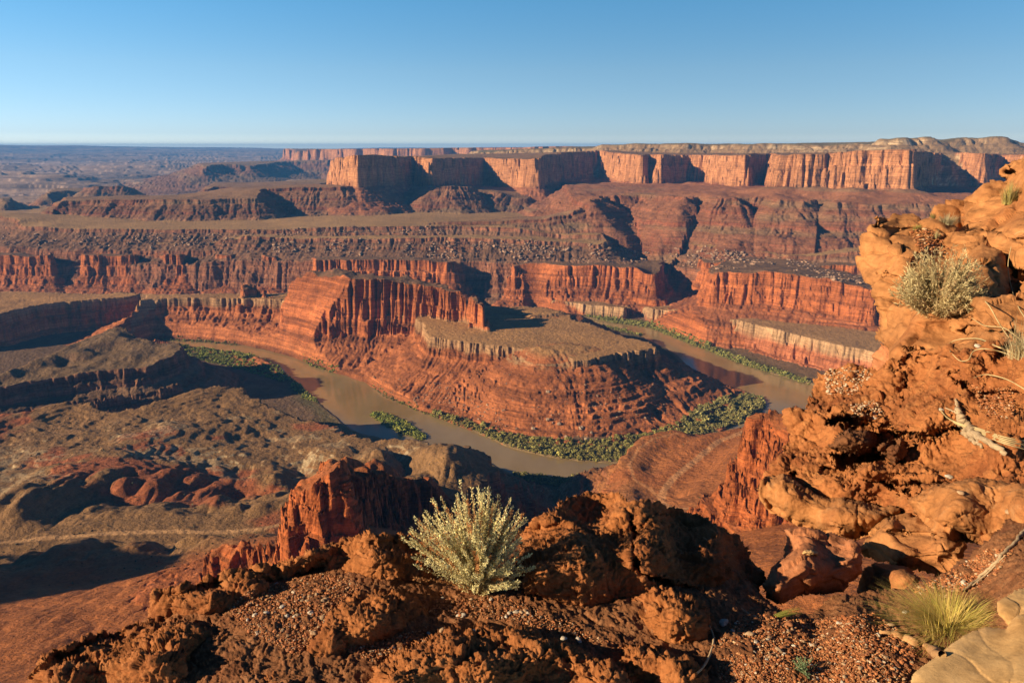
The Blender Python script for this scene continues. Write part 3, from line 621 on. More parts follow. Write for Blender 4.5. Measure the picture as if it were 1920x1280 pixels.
def worley(q, seed):
    sh = q.shape[:-1]; q = q.reshape(-1, 3)+seed*3.71; b = np.floor(q).astype(np.int32); f = q-b
    F1 = np.full(len(q), 9.0); F2 = np.full(len(q), 9.0); V = np.zeros_like(q); H = np.zeros((len(q), 4), np.float32)
    for dx in (-1, 0, 1):
        for dy in (-1, 0, 1):
            for dz in (-1, 0, 1):
                cx, cy, cz = (b[:, 0]+dx) & 63, (b[:, 1]+dy) & 63, (b[:, 2]+dz) & 63
                j = np.stack([_rt3[cx, cy, cz], _rt3[cy, cz, cx], _rt3[cz, cx, (cy+17) & 63]], -1)
                v = f-np.array([dx, dy, dz])-j; d = (v*v).sum(-1)
                n_ = d < F1; F2 = np.where(n_, F1, np.minimum(F2, d)); F1 = np.where(n_, d, F1); V[n_] = v[n_]
                h = np.stack([_rt3[(cx+5) & 63, cz, cy], _rt3[cy, (cx+9) & 63, cz], _rt3[cz, (cy+3) & 63, cx], _rt3[(cz+7) & 63, cx, (cy+1) & 63]], -1)*2-1
                H[n_] = h[n_]
    e = np.sqrt(F2)-np.sqrt(F1)
    r = (V*H[:, :3]).sum(-1)*0.9+0.35*H[:, 3]-0.45*sstep(0.14, 0.0, e)
    return r.reshape(sh)
def rough_disp(P, amp, size, sharp=0.6, seed=0):
    """lumps, crumbs and pits"""
    q = P/size
    w_ = np.stack([vn3(q*0.8, seed+21), vn3(q*0.8, seed+22), vn3(q*0.8, seed+23)], -1)*0.5
    q = q+w_
    bil = lambda f, k: 2*np.abs(vn3(q*f, seed+k))-0.55
    h = fbm3(q*0.3, 3, seed)*1.1+0.50*bil(0.9, 5)+0.50*bil(1.9, 6)+0.42*bil(3.9, 7)+0.30*bil(7.9, 8)+0.17*bil(15, 10)
    p = vn3(q*2.3, seed+9); h = h-sharp*0.9*sstep(0.35, 0.7, p)
    h = h+1.3*worley(q*0.42*np.array([1, 1, 1.7]), seed)+0.5*worley(q*1.3, seed+2)
    return h*amp
def smooth_disp(P, amp, size, sharp=0.3, seed=0, tilt=(0.15, 0.1)):
    q = P/size
    zz = (P[..., 2]+tilt[0]*P[..., 0]+tilt[1]*P[..., 1])/size+0.12*fbm3(q, 2, seed+8)
    h = fbm3(q*0.5, 3, seed)*0.6
    u_ = zz*3.0; fl_ = np.floor(u_); st_ = sstep(0.0, 0.22, u_-fl_)-(u_-fl_)        # thin ledges with undercut
    h = h+1.15*worley(np.stack([q[..., 0]*0.9, q[..., 1]*0.9, zz*1.8], -1)+0.15*fbm3(q*2, 2, seed+6)[..., None], seed)
    m_ = sstep(-0.1, 0.5, vn3(np.stack([q[..., 0]*0.8, q[..., 1]*0.8, fl_*0.37], -1), seed+3))
    h = h+0.55*st_*m_
    u_ = zz*10.0; fl_ = np.floor(u_); st_ = sstep(0.0, 0.3, u_-fl_)-(u_-fl_)
    m_ = sstep(0.0, 0.5, vn3(np.stack([q[..., 0]*1.1, q[..., 1]*1.1, fl_*0.31], -1), seed+4))
    h = h+0.22*st_*m_-sharp*0.9*sstep(0.5, 0.75, vn3(q*2.1, seed+9))+0.16*fbm3(q*5, 3, seed+7)-0.25*sstep(0.06, 0.0, np.abs(vn3(q*0.7, seed+12)))
    return h*amp
def extend(poly, ax, lim, to):
    # rock that leaves the picture goes on beyond its edge
    run = [p[ax] >= lim for p in poly]
    if not any(run) or all(run): return poly
    k = next(i for i in range(len(poly)) if not run[i]); poly = poly[k:]+poly[:k]; run = run[k:]+run[:k]
    idx = [i for i in range(len(poly)) if run[i]]; a, b = idx[0], idx[-1]
    if b-a+1 != len(idx): return poly
    f = lambda p: (to, p[1]) if ax == 0 else (p[0], to)
    return poly[:a+1]+[f(poly[a]), f(poly[b])]+([poly[b]] if b > a else [])+poly[b+1:]
def relief(name, poly, ctl, mat, disp=('rough', 0.012, 0.07), R=0.12, thick=0.35, step=1.9, warp=5, label=None, cat=None, group=None, kind=None, cracks=(), dents=(), sharp=0.6, seed=0, wl=26, join=True):
    poly = extend(extend(list(poly), 0, 1965, 2420), 1, 1320, 1460)
    P = np.array(poly, float)
    u0, v0 = P.min(0)-12; u1, v1 = P.max(0)+12
    us = np.arange(u0, u1, step); vs = np.arange(v0, v1, step)
    U, Vv = np.meshgrid(us, vs, indexing='ij')
    s_ = sdf_px(P, U, Vv)+warp*fbm(U/wl, Vv/wl, 3, 200+seed)
    T = ctl_eval(ctl, U, Vv)
    d = np.clip(-s_*T/FPX, 0, None)/R; d = np.clip(d, 0, 1)
    Tb = np.full(U.shape, 1e9)
    for (a0, b0, st, T_) in RELIEFS:
        i = np.round((U-a0)/st).astype(int); j = np.round((Vv-b0)/st).astype(int)
        ok = (i >= 0) & (i < T_.shape[0]) & (j >= 0) & (j < T_.shape[1])
        q = np.where(ok, T_[np.clip(i, 0, T_.shape[0]-1), np.clip(j, 0, T_.shape[1]-1)], 1e9); Tb = np.minimum(Tb, q)
    te = T+R if not join else np.where((Tb < T+max(0.6, R*3)) & (Tb > T-0.5), Tb+0.03, T+R)
    te = blur2(te, 9)
    T = te+(T-te)*np.sqrt(np.clip(1-(1-d)**2, 0, 1))
    for line, wpx, dep in cracks:
        L = np.array(line, float); dd = np.full(U.shape, 1e9)
        for i in range(len(L)-1):
            e = L[i+1]-L[i]; tt = np.clip(((U-L[i, 0])*e[0]+(Vv-L[i, 1])*e[1])/(e@e), 0, 1)
            dd = np.minimum(dd, np.hypot(U-L[i, 0]-e[0]*tt, Vv-L[i, 1]-e[1]*tt))
        T = T+dep*sstep(wpx, wpx*0.3, dd+wpx*0.6*fbm(U/14, Vv/14, 2, 230))
    for (du, dv, ru, rv, dep) in dents:
        q = ((U-du)/ru)**2+((Vv-dv)/rv)**2+0.35*fbm(U/25, Vv/25, 2, 240)
        T = T+dep*sstep(1.0, 0.45, q)
    Pt = RAYU(U, Vv)*T[..., None]
    ta = np.gradient(Pt, axis=0); tb = np.gradient(Pt, axis=1)
    N = np.cross(ta, tb); N /= np.linalg.norm(N, axis=-1, keepdims=True)+1e-12
    N *= -np.sign((N*RAYU(U, Vv)).sum(-1, keepdims=True))
    fn = rough_disp if disp[0] == 'rough' else smooth_disp
    h = fn(Pt, disp[1], disp[2], sharp, seed)
    Pf = Pt+N*h[..., None]
    rd = RAYU(U, Vv); rd = rd/np.linalg.norm(rd, axis=-1, keepdims=True)
    Pb = Pf+rd*(thick*(0.3+0.7*d))[..., None]
    keep = s_ < 0
    cell = keep[:-1, :-1] & keep[1:, :-1] & keep[1:, 1:] & keep[:-1, 1:]
    n = U.size; idx = np.arange(n).reshape(U.shape)
    q = np.stack([idx[:-1, :-1], idx[:-1, 1:], idx[1:, 1:], idx[1:, :-1]], -1)
    fr = q[cell]; bk = fr[:, ::-1]+n
    # side walls
    e = np.concatenate([fr[:, [0, 1]], fr[:, [1, 2]], fr[:, [2, 3]], fr[:, [3, 0]]])
    key = e[:, 0].astype(np.int64)*n+e[:, 1]; rkey = e[:, 1].astype(np.int64)*n+e[:, 0]
    be = e[~np.isin(key, rkey)]
    sw = np.stack([be[:, 1], be[:, 0], be[:, 0]+n, be[:, 1]+n], -1)
    F_ = np.concatenate([fr, bk, sw])
    un, inv = np.unique(F_, return_inverse=True)
    V_ = np.concatenate([Pf.reshape(-1, 3), Pb.reshape(-1, 3)])[un]
    c = V_.mean(0)
    o = mesh_np(name, V_-c, inv.reshape(-1, 4), mat, True); o.location = Vector(c)
    tag(o, label, cat, group, kind)
    RELIEFS.append((us[0], vs[0], step, np.where(keep, np.linalg.norm(Pf, axis=-1)/np.linalg.norm(RAYU(U, Vv), axis=-1), 1e9)))
    return o
def hit(u, v):
    """place on the nearest foreground rock under the picture point"""
    b = 1e9
    for (a0, b0, st, T) in RELIEFS:
        i = int(round((u-a0)/st)); j = int(round((v-b0)/st))
        if 0 <= i < T.shape[0] and 0 <= j < T.shape[1]: b = min(b, T[i, j])
    if b > 1e8: return None
    return ray(u, v)*b

def rock_mat(name, base, dark, light, scale=1.0, bed=0.0, bumpd=0.006, spk=0.5, tilt=(0, 0, 0)):
    base, dark, light = [tuple(0.72*q for q in c_) for c_ in (base, dark, light)]
    t = NT(name)
    g = t.n('ShaderNodeNewGeometry'); mp = t.n('ShaderNodeMapping'); t.l(g.outputs['Position'], mp.inputs[0]); w_ = mp.outputs[0]
    a = t.noise(2.2*scale, 6, 0.62, vec=w_); b = t.noise(14*scale, 8, 0.7, vec=w_); c_ = t.noise(70*scale, 5, 0.75, vec=w_)
    c = t.mixc(dark, base, t.ramp(a, [(0.33, 0.0), (0.52, 1.0)]))
    c = t.mixc(c, light, t.math('MULTIPLY', t.ramp(b, [(0.5, 0.0), (0.72, 1.0)]), 0.55))
    c = t.mixc(c, t.ramp(b, [(0.28, 0.45), (0.5, 1.0), (0.75, 1.15)]), 0.8, 'MULTIPLY')
    c = t.mixc(c, t.ramp(c_, [(0.3, 0.55), (0.5, 1.0), (0.72, 1.3)]), spk, 'MULTIPLY')
    h = t.math('ADD', t.math('MULTIPLY', b, 2.0), t.math('MULTIPLY', c_, 1.0))
    if bed:
        m2 = t.n('ShaderNodeMapping'); m2.inputs['Rotation'].default_value = tilt; m2.inputs['Scale'].default_value = (0.8, 0.8, 22); t.l(w_, m2.inputs[0])
        bb = t.noise(1.3*scale, 5, 0.65, vec=m2.outputs[0])
        c = t.mixc(c, t.ramp(bb, [(0.34, 0.62), (0.5, 1.0), (0.66, 1.18)]), bed, 'MULTIPLY')
        h = t.math('ADD', h, t.math('MULTIPLY', bb, 3.0*bed))
    t.l(c, t.b.inputs['Base Color'])
    t.l(t.bump(h, bumpd, 1.0), t.b.inputs['Normal'])
    return t.m
M_CRUST = rock_mat('crusty_rock', (0.42, 0.155, 0.050), (0.27, 0.088, 0.032), (0.54, 0.25, 0.10), 1.0, bumpd=0.006)
M_ORANGE = rock_mat('orange_crust', (0.46, 0.175, 0.060), (0.33, 0.108, 0.038), (0.57, 0.28, 0.10), 0.6, bumpd=0.010)
M_SLICK = rock_mat('orange_sandstone', (0.50, 0.222, 0.082), (0.40, 0.155, 0.055), (0.61, 0.30, 0.12), 0.4, bed=0.6, bumpd=0.010, spk=0.25, tilt=(0.12, 0.1, 0))
M_PINK = rock_mat('pink_sandstone', (0.56, 0.22, 0.095), (0.47, 0.165, 0.07), (0.64, 0.31, 0.16), 0.6, bed=0.7, bumpd=0.006, spk=0.25, tilt=(-0.25, 0.35, 0))
M_BROWN = rock_mat('brown_slab', (0.50, 0.215, 0.075), (0.40, 0.155, 0.055), (0.55, 0.33, 0.16), 0.7, bed=0.25, bumpd=0.006, spk=0.35)
M_BEIGE = rock_mat('beige_sandstone', (0.70, 0.44, 0.19), (0.60, 0.34, 0.13), (0.78, 0.53, 0.26), 0.8, bed=0.35, bumpd=0.002, spk=0.15, tilt=(0.3, 0.2, 0))
M_SOIL = rock_mat('gravel_soil', (0.34, 0.145, 0.062), (0.24, 0.09, 0.04), (0.46, 0.26, 0.13), 1.5, bumpd=0.006, spk=0.8)
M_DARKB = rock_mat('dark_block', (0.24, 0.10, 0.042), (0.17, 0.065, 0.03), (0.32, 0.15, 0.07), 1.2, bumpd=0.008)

Z0 = -1.72
relief('ground', [(30, 1330), (60, 1262), (100, 1232), (180, 1195), (240, 1178), (285, 1150), (300, 1115), (345, 1106), (410, 1090), (450, 1072), (520, 1068), (560, 1058), (610, 1035), (660, 1018), (740, 1012), (800, 1024), (850, 1046), (940, 1010), (1010, 985),
       (1200, 990), (1380, 1060), (1430, 1120), (1470, 1142), (1520, 1152), (1570, 1112), (1640, 1108), (1700, 1098), (1760, 1080), (1820, 1035), (1880, 985), (1975, 930), (1975, 1330)],
       [(100, 1280, Z0-0.05), (300, 1120, Z0), (560, 1130, Z0+0.02), (520, 1180, Z0+0.02), (660, 1020, Z0), (900, 1110, Z0-0.05), (860, 1050, Z0-0.05), (900, 1250, Z0), (1100, 1010, Z0-0.1), (1430, 1130, Z0-0.14), (1450, 1250, Z0-0.02), (1450, 1180, Z0-0.05), (1550, 1130, Z0-0.16), (1650, 1120, Z0-0.17), (1620, 1260, Z0), (1600, 1190, Z0-0.03),
        (1800, 1080, Z0-0.12), (1900, 980, Z0+0.02), (1960, 1100, Z0+0.15), (1900, 1250, Z0)],
       M_SOIL, ('rough', 0.007, 0.05), R=0.25, thick=0.8, kind='structure', seed=1)
relief('boulder', [(972, 1000), (1000, 970), (1030, 955), (1046, 935), (1080, 926), (1125, 923), (1165, 930), (1230, 938), (1290, 955), (1330, 973), (1372, 990), (1400, 1018), (1411, 1050), (1434, 1085), (1428, 1112), (1442, 1132), (1425, 1165), (1350, 1215), (1290, 1235), (1200, 1205), (1120, 1160), (1040, 1130), (985, 1118), (965, 1060)],
       [(1000, 985, 3.42), (1120, 930, 3.88), (1290, 960, 3.98), (1400, 1025, 3.80), (1432, 1090, 3.45), (1200, 1050, 3.02), (1080, 1080, 2.92), (1280, 1180, 2.70), (1420, 1130, 3.15), (1000, 1100, 2.84), (1180, 985, 3.4), (1330, 1060, 3.2)],
       M_CRUST, ('rough', 0.013, 0.06), R=0.16, thick=0.12, seed=2, cracks=[([(1178, 965), (1192, 1000), (1186, 1040), (1200, 1075), (1250, 1092), (1330, 1120)], 7, 0.09), ([(1205, 985), (1215, 970), (1245, 962)], 5, 0.05)],
       label='big dark pitted boulder with a vertical crack, right of the pale sagebrush', cat='boulder')
relief('boulder', [(560, 1232), (596, 1185), (636, 1132), (676, 1108), (740, 1103), (786, 1115), (806, 1150), (776, 1190), (712, 1215), (645, 1240)],
       [(600, 1220, 2.55), (680, 1115, 2.86), (780, 1130, 2.85), (690, 1180, 2.60)], M_CRUST, ('rough', 0.010, 0.05), R=0.10, thick=0.3, seed=3,
       label='low rounded red brown boulder beside the gravel hollow left of the sagebrush foot', cat='boulder')
relief('boulder', [(668, 1330), (700, 1244), (780, 1204), (835, 1178), (920, 1166), (1010, 1180), (1090, 1205), (1160, 1240), (1205, 1300), (1210, 1330)],
       [(700, 1300, 2.30), (920, 1180, 2.62), (900, 1260, 2.36), (1180, 1300, 2.32), (1090, 1215, 2.52)], M_CRUST, ('rough', 0.012, 0.055), R=0.12, thick=0.4, seed=4,
       label='broad pitted mound of red brown rock at the bottom centre of the photo', cat='boulder')
relief('boulder', [(28, 1330), (66, 1244), (98, 1216), (190, 1188), (262, 1163), (380, 1172), (452, 1196), (436, 1232), (520, 1262), (610, 1296), (640, 1330)],
       [(60, 1290, 2.47), (260, 1175, 2.74), (420, 1200, 2.66), (300, 1260, 2.43), (560, 1300, 2.36)], M_CRUST, ('rough', 0.014, 0.06), R=0.14, thick=0.5, seed=5,
       label='crusty orange brown rock mound filling the bottom left corner of the ledge', cat='boulder')
relief('boulder', [(272, 1178), (282, 1110), (330, 1097), (398, 1086), (414, 1070), (470, 1066), (506, 1100), (476, 1135), (410, 1158), (350, 1178)],
       [(290, 1130, 2.90), (420, 1080, 3.0), (400, 1130, 2.82)], M_CRUST, ('rough', 0.012, 0.055), R=0.10, thick=0.4, seed=6,
       label='jagged small rock knob on the left rim of the ledge above the corner mound', cat='boulder')
relief('boulder', [(424, 1090), (450, 1064), (505, 1060), (550, 1048), (600, 1020), (640, 1002), (700, 997), (760, 1001), (802, 1018), (834, 1060), (800, 1100), (690, 1092), (600, 1068), (520, 1092), (460, 1100)],
       [(450, 1080, 3.0), (560, 1055, 3.06), (640, 1010, 3.25), (760, 1010, 3.25), (720, 1070, 2.98), (820, 1060, 3.02)], M_CRUST, ('rough', 0.012, 0.055), R=0.12, thick=0.5, seed=7,
       label='long humped rock rim behind the gravel hollow, left of the sagebrush', cat='boulder')
relief('boulder', [(1135, 1330), (1130, 1250), (1200, 1200), (1290, 1225), (1330, 1250), (1345, 1290), (1340, 1330)],
       [(1200, 1240, 2.55), (1300, 1290, 2.43)], M_CRUST, ('rough', 0.012, 0.055), R=0.10, thick=0.35, seed=8,
       label='dark red rock between the cracked boulder and the bottom gravel', cat='boulder')
relief('sandstone_slab', [(1686, 1330), (1715, 1258), (1768, 1218), (1806, 1188), (1848, 1172), (1884, 1176), (1904, 1150), (1975, 1138), (1975, 1330)],
       [(1720, 1280, -1.42), (1850, 1185, -1.43), (1950, 1280, -1.38), (1950, 1180, -1.40)], M_BEIGE, ('smooth', 0.003, 0.22), R=0.04, thick=0.25, warp=1.5, join=False, seed=9, sharp=0.0,
       label='smooth beige sandstone slab in the bottom right corner', cat='rock slab')
relief('sandstone_slab', [(1868, 1128), (1900, 1106), (1975, 1092), (1975, 1195), (1890, 1172), (1872, 1152)],
       [(1880, 1140, -1.46), (1960, 1150, -1.43), (1960, 1100, -1.47)], M_BEIGE, ('smooth', 0.003, 0.22), R=0.04, thick=0.25, warp=1.5, join=False, seed=10, sharp=0.0,
       label='second beige slab edge behind the corner slab, beside the yellow grass', cat='rock slab')
# the outcrop on the right, back to front
relief('rock_outcrop', [(1742, 400), (1750, 386), (1790, 379), (1830, 384), (1860, 400), (1860, 450), (1742, 450)], [(1800, 400, 10.5)], M_SLICK, ('smooth', 0.05, 0.8), R=0.3, thick=1.0, warp=3, seed=11,
       label='small orange sandstone hump between the jutting rock and the tall dome', cat='rock outcrop')
relief('rock_outcrop', [(1980, 276), (1925, 290), (1893, 297), (1874, 310), (1876, 332), (1850, 346), (1812, 374), (1802, 395), (1790, 440), (1775, 480), (1790, 530), (1850, 560), (1980, 600)],
       [(1880, 305, 10.2), (1820, 380, 9.8), (1960, 330, 9.2), (1800, 480, 8.6), (1950, 480, 7.8), (1950, 580, 7.2)], M_SLICK, ('smooth', 0.075, 0.75), R=0.6, thick=2.0, warp=3, seed=12, sharp=0.5,
       cracks=[([(1840, 435), (1880, 447), (1925, 452), (1975, 440)], 4, 0.16), ([(1872, 500), (1900, 512), (1975, 505)], 5, 0.2)], dents=[(1890, 322, 16, 6, 0.3)],
       label='tall orange sandstone dome at the upper right edge', cat='rock outcrop')
relief('rock_outcrop', [(1603, 478), (1610, 448), (1624, 428), (1641, 412), (1637, 404), (1652, 399), (1700, 397), (1732, 401), (1762, 412), (1812, 430), (1880, 470), (1900, 600), (1760, 610), (1700, 606), (1650, 580), (1634, 545), (1616, 524), (1603, 500)],
       [(1625, 470, 9.0), (1700, 402, 9.6), (1780, 430, 9.2), (1700, 500, 8.2), (1660, 560, 8.3), (1850, 520, 7.5), (1860, 600, 6.9), (1740, 590, 7.7)], M_SLICK, ('smooth', 0.06, 0.6), R=0.32, thick=1.6, warp=3, seed=13, sharp=0.5,
       cracks=[([(1636, 424), (1680, 430), (1720, 428)], 3, 0.10), ([(1722, 478), (1716, 500), (1706, 512)], 5, 0.16), ([(1645, 512), (1690, 520), (1740, 512)], 2.5, 0.06)],
       label='rounded orange sandstone block jutting out to the left over the river bench', cat='rock outcrop')
relief('rock_outcrop', [(1622, 700), (1630, 668), (1645, 636), (1690, 640), (1740, 680), (1730, 730), (1640, 722)],
       [(1640, 690, 8.4), (1700, 690, 7.6)], M_PINK, ('smooth', 0.05, 0.7), R=0.4, thick=1.2, warp=2, seed=14,
       label='smooth pinkish rock face in the gap below the jutting block', cat='rock outcrop')
relief('rock_outcrop', [(1636, 572), (1650, 560), (1700, 568), (1800, 560), (1980, 540), (1980, 740), (1800, 740), (1720, 715), (1688, 690), (1660, 655), (1642, 628), (1650, 600)],
       [(1650, 600, 8.2), (1700, 690, 6.6), (1760, 600, 7.0), (1900, 570, 6.2), (1950, 700, 4.9), (1800, 700, 5.8)], M_SLICK, ('smooth', 0.055, 0.5), R=0.25, thick=1.4, warp=3, seed=15, sharp=0.6,
       cracks=[([(1690, 547), (1730, 552)], 3, 0.08), ([(1695, 652), (1722, 656)], 4, 0.12), ([(1800, 610), (1860, 622), (1930, 625)], 4, 0.1)],
       label='orange sandstone shoulder carrying the pale round bush', cat='rock outcrop')
relief('rock_outcrop', [(1530, 702), (1548, 686), (1600, 683), (1645, 690), (1690, 664), (1760, 650), (1880, 640), (1980, 620), (1980, 1000), (1900, 1010), (1800, 1032), (1700, 1004), (1640, 990), (1600, 1012), (1555, 1000), (1500, 986), (1452, 955), (1432, 925), (1436, 890), (1468, 852), (1474, 800), (1478, 772), (1504, 762), (1518, 735)],
       [(1540, 705, 6.6), (1600, 700, 6.4), (1500, 790, 5.9), (1440, 900, 5.3), (1700, 700, 6.1), (1850, 680, 5.2), (1950, 700, 4.7), (1600, 800, 5.4), (1750, 800, 4.9), (1900, 850, 4.2), (1600, 930, 4.8), (1750, 950, 4.3), (1900, 960, 3.8), (1520, 970, 4.9)],
       M_ORANGE, ('rough', 0.026, 0.13), R=0.22, thick=1.2, warp=6, seed=16, sharp=0.8, step=1.9,
       dents=[(1600, 790, 52, 14, 0.30), (1612, 858, 62, 16, 0.35), (1670, 830, 40, 26, 0.22), (1560, 880, 30, 12, 0.18), (1490, 890, 12, 8, 0.15), (1720, 905, 40, 7, 0.14), (1765, 690, 8, 6, 0.1), (1742, 905, 30, 6, 0.12)],
       cracks=[([(1560, 770), (1610, 795), (1660, 800), (1700, 830)], 8, 0.16), ([(1690, 812), (1740, 818), (1800, 800)], 4, 0.12), ([(1650, 900), (1720, 925), (1790, 920)], 5, 0.12), ([(1660, 690), (1700, 720), (1690, 760)], 4, 0.07), ([(1780, 700), (1830, 740), (1900, 735)], 4, 0.08)],
       label='large crumbly orange outcrop with dark hollows on the right', cat='rock outcrop')
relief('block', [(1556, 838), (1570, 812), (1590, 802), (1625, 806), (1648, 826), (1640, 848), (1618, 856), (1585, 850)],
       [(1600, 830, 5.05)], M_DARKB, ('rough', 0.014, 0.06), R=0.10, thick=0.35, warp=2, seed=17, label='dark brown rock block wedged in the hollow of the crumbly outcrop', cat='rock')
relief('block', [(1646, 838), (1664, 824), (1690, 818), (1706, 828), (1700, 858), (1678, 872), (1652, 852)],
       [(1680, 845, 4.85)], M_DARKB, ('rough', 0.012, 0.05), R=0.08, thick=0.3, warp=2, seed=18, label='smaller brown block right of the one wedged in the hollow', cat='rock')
relief('block', [(1602, 878), (1630, 860), (1690, 866), (1722, 880), (1700, 906), (1650, 905), (1612, 896)],
       [(1660, 885, 4.75)], M_ORANGE, ('rough', 0.016, 0.07), R=0.10, thick=0.3, warp=3, seed=19, label='orange block below the dark wedged blocks', cat='rock')
relief('rock_ledge', [(1417, 915), (1432, 892), (1470, 888), (1510, 915), (1560, 938), (1640, 946), (1690, 955), (1662, 985), (1640, 1002), (1602, 1013), (1550, 1003), (1496, 988), (1444, 962), (1420, 938)],
       [(1430, 915, 4.95), (1500, 940, 4.75), (1600, 975, 4.4), (1680, 960, 4.35)], M_BROWN, ('rough', 0.011, 0.16), sharp=0.25, R=0.10, thick=0.6, warp=3, seed=20,
       cracks=[([(1608, 950), (1606, 980), (1616, 1000)], 2.5, 0.05)], label='brown overhanging ledge with a pale rounded left end', cat='rock ledge')
relief('rock_ledge', [(1596, 1035), (1618, 1010), (1640, 985), (1662, 966), (1720, 964), (1765, 985), (1812, 1020), (1806, 1052), (1760, 1078), (1700, 1078), (1640, 1056)],
       [(1620, 1020, 4.15), (1700, 980, 4.1), (1780, 1030, 3.7), (1700, 1050, 3.8)], M_SLICK, ('smooth', 0.02, 0.3), R=0.12, thick=0.6, warp=3, seed=21,
       cracks=[([(1640, 990), (1700, 998), (1760, 1000)], 2.5, 0.04)], label='orange layered rock face below the brown ledge', cat='rock ledge')
relief('rock_ledge', [(1700, 938), (1752, 904), (1830, 893), (1900, 905), (1980, 925), (1980, 985), (1905, 1016), (1860, 1030), (1800, 1012), (1762, 1004), (1728, 975)],
       [(1720, 940, 4.15), (1850, 910, 3.95), (1950, 950, 3.55), (1800, 990, 3.75)], M_BROWN, ('rough', 0.010, 0.14), sharp=0.25, R=0.10, thick=0.5, warp=3, seed=22, label='thick tan brown slab above the gravel shelf at the right edge', cat='rock ledge')
relief('bulging_rock', [(1470, 992), (1500, 984), (1560, 1000), (1602, 1014), (1622, 1040), (1612, 1075), (1585, 1108), (1545, 1120), (1500, 1122), (1462, 1136), (1436, 1122), (1427, 1096), (1442, 1070), (1462, 1048), (1474, 1012)],
       [(1480, 1000, 3.78), (1560, 1010, 3.74), (1500, 1070, 3.32), (1600, 1060, 3.46), (1450, 1110, 3.22)], M_PINK, ('smooth', 0.012, 0.14), R=0.20, thick=0.5, join=False, warp=2, seed=23,
       label='bulging pink banded sandstone knob below the brown ledge', cat='rock')
relief('sandstone_slab', [(1604, 1112), (1622, 1066), (1640, 1052), (1700, 1064), (1728, 1082), (1716, 1104), (1690, 1120), (1640, 1122)],
       [(1640, 1060, 3.8), (1700, 1095, 3.5)], M_SLICK, ('smooth', 0.010, 0.2), R=0.06, thick=0.4, warp=1.5, seed=24, label='small pale orange wedge of layered sandstone beside the pink knob', cat='rock slab')
relief('cream_stone', [(1503, 1038), (1508, 1030), (1522, 1028), (1536, 1034), (1534, 1041), (1518, 1043)], [(1520, 1036, 3.46)], M_BEIGE, ('smooth', 0.004, 0.05), R=0.03, thick=0.06, warp=0.6, step=1.0, seed=25, wl=8,
       label='small cream stone lying on the pink sandstone knob', cat='stone')

# ------------------------------------------------------------------ plants, stones, wood
rng = np.random.RandomState(5)
def ico(n):
    t_ = (1+5**0.5)/2
    V = np.array([(-1, t_, 0), (1, t_, 0), (-1, -t_, 0), (1, -t_, 0), (0, -1, t_), (0, 1, t_), (0, -1, -t_), (0, 1, -t_), (t_, 0, -1), (t_, 0, 1), (-t_, 0, -1), (-t_, 0, 1)], float)
    V /= np.linalg.norm(V[0])
    F = [(0, 11, 5), (0, 5, 1), (0, 1, 7), (0, 7, 10), (0, 10, 11), (1, 5, 9), (5, 11, 4), (11, 10, 2), (10, 7, 6), (7, 1, 8), (3, 9, 4), (3, 4, 2), (3, 2, 6), (3, 6, 8), (3, 8, 9), (4, 9, 5), (2, 4, 11), (6, 2, 10), (8, 6, 7), (9, 8, 1)]
    V = list(map(tuple, V))
    for _ in range(n):
        c = {}; G = []
        def mid(a, b):
            k = (min(a, b), max(a, b))
            if k not in c:
                m = (np.array(V[a])+np.array(V[b])); m /= np.linalg.norm(m); c[k] = len(V); V.append(tuple(m))
            return c[k]
        for a, b, d in F:
            x, y, z = mid(a, b), mid(b, d), mid(d, a); G += [(a, x, z), (b, y, x), (d, z, y), (x, y, z)]
        F = G
    return np.array(V), np.array(F)
IC0, IC1, IC2 = ico(0), ico(1), ico(2)
def blobs(name, C, Rd, cols, base, mat, jit=0.35, flat=(1, 1, 1), smooth=False):
    """many small irregular solids in one mesh. C (n,3), Rd (n,), cols (n,3)"""
    bV, bF = base; n = len(C); k = len(bV)
    V = np.repeat(bV[None], n, 0)*(1+jit*rng.uniform(-1, 1, (n, k, 1)))
    sc_ = rng.uniform(0.7, 1.3, (n, 1, 3))*np.array(flat)
    V = V*sc_
    a = rng.uniform(0, 6.28, n); ca, sa = np.cos(a)[:, None], np.sin(a)[:, None]
    x = V[..., 0]*ca-V[..., 1]*sa; y = V[..., 0]*sa+V[..., 1]*ca
    V = np.stack([x, y, V[..., 2]], -1)*Rd[:, None, None]+C[:, None]
    F = (bF[None]+np.arange(n)[:, None, None]*k).reshape(-1, 3)
    cc = np.repeat(cols[:, None], k, 1).reshape(-1, 3)
    return mesh_np(name, V.reshape(-1, 3), F, mat, smooth, cc)
def attr_mat(name, rough=0.9, scale=0.6, amt=0.6, trans=0.0, bumpd=0.0):
    t = NT(name); at = t.n('ShaderNodeAttribute'); at.attribute_name = 'albedo'
    g = t.n('ShaderNodeNewGeometry'); n1 = t.n('ShaderNodeTexNoise'); n1.inputs['Scale'].default_value = scale; n1.inputs['Detail'].default_value = 6
    t.l(g.outputs['Position'], n1.inputs['Vector'])
    t.l(t.mixc(at.outputs['Color'], t.ramp(n1.outputs[0], [(0.3, 0.42), (0.7, 1.05)]), amt, 'MULTIPLY'), t.b.inputs['Base Color'])
    t.b.inputs['Roughness'].default_value = rough
    if bumpd: t.l(t.bump(n1.outputs[0], bumpd), t.b.inputs['Normal'])
    return t.m
M_LEAF = attr_mat('thicket_leaves', scale=0.8, amt=0.7)
M_BLOCK = attr_mat('talus_blocks', scale=0.25, amt=0.6)
M_PEB = attr_mat('pebbles', rough=0.7, scale=220, amt=0.5)
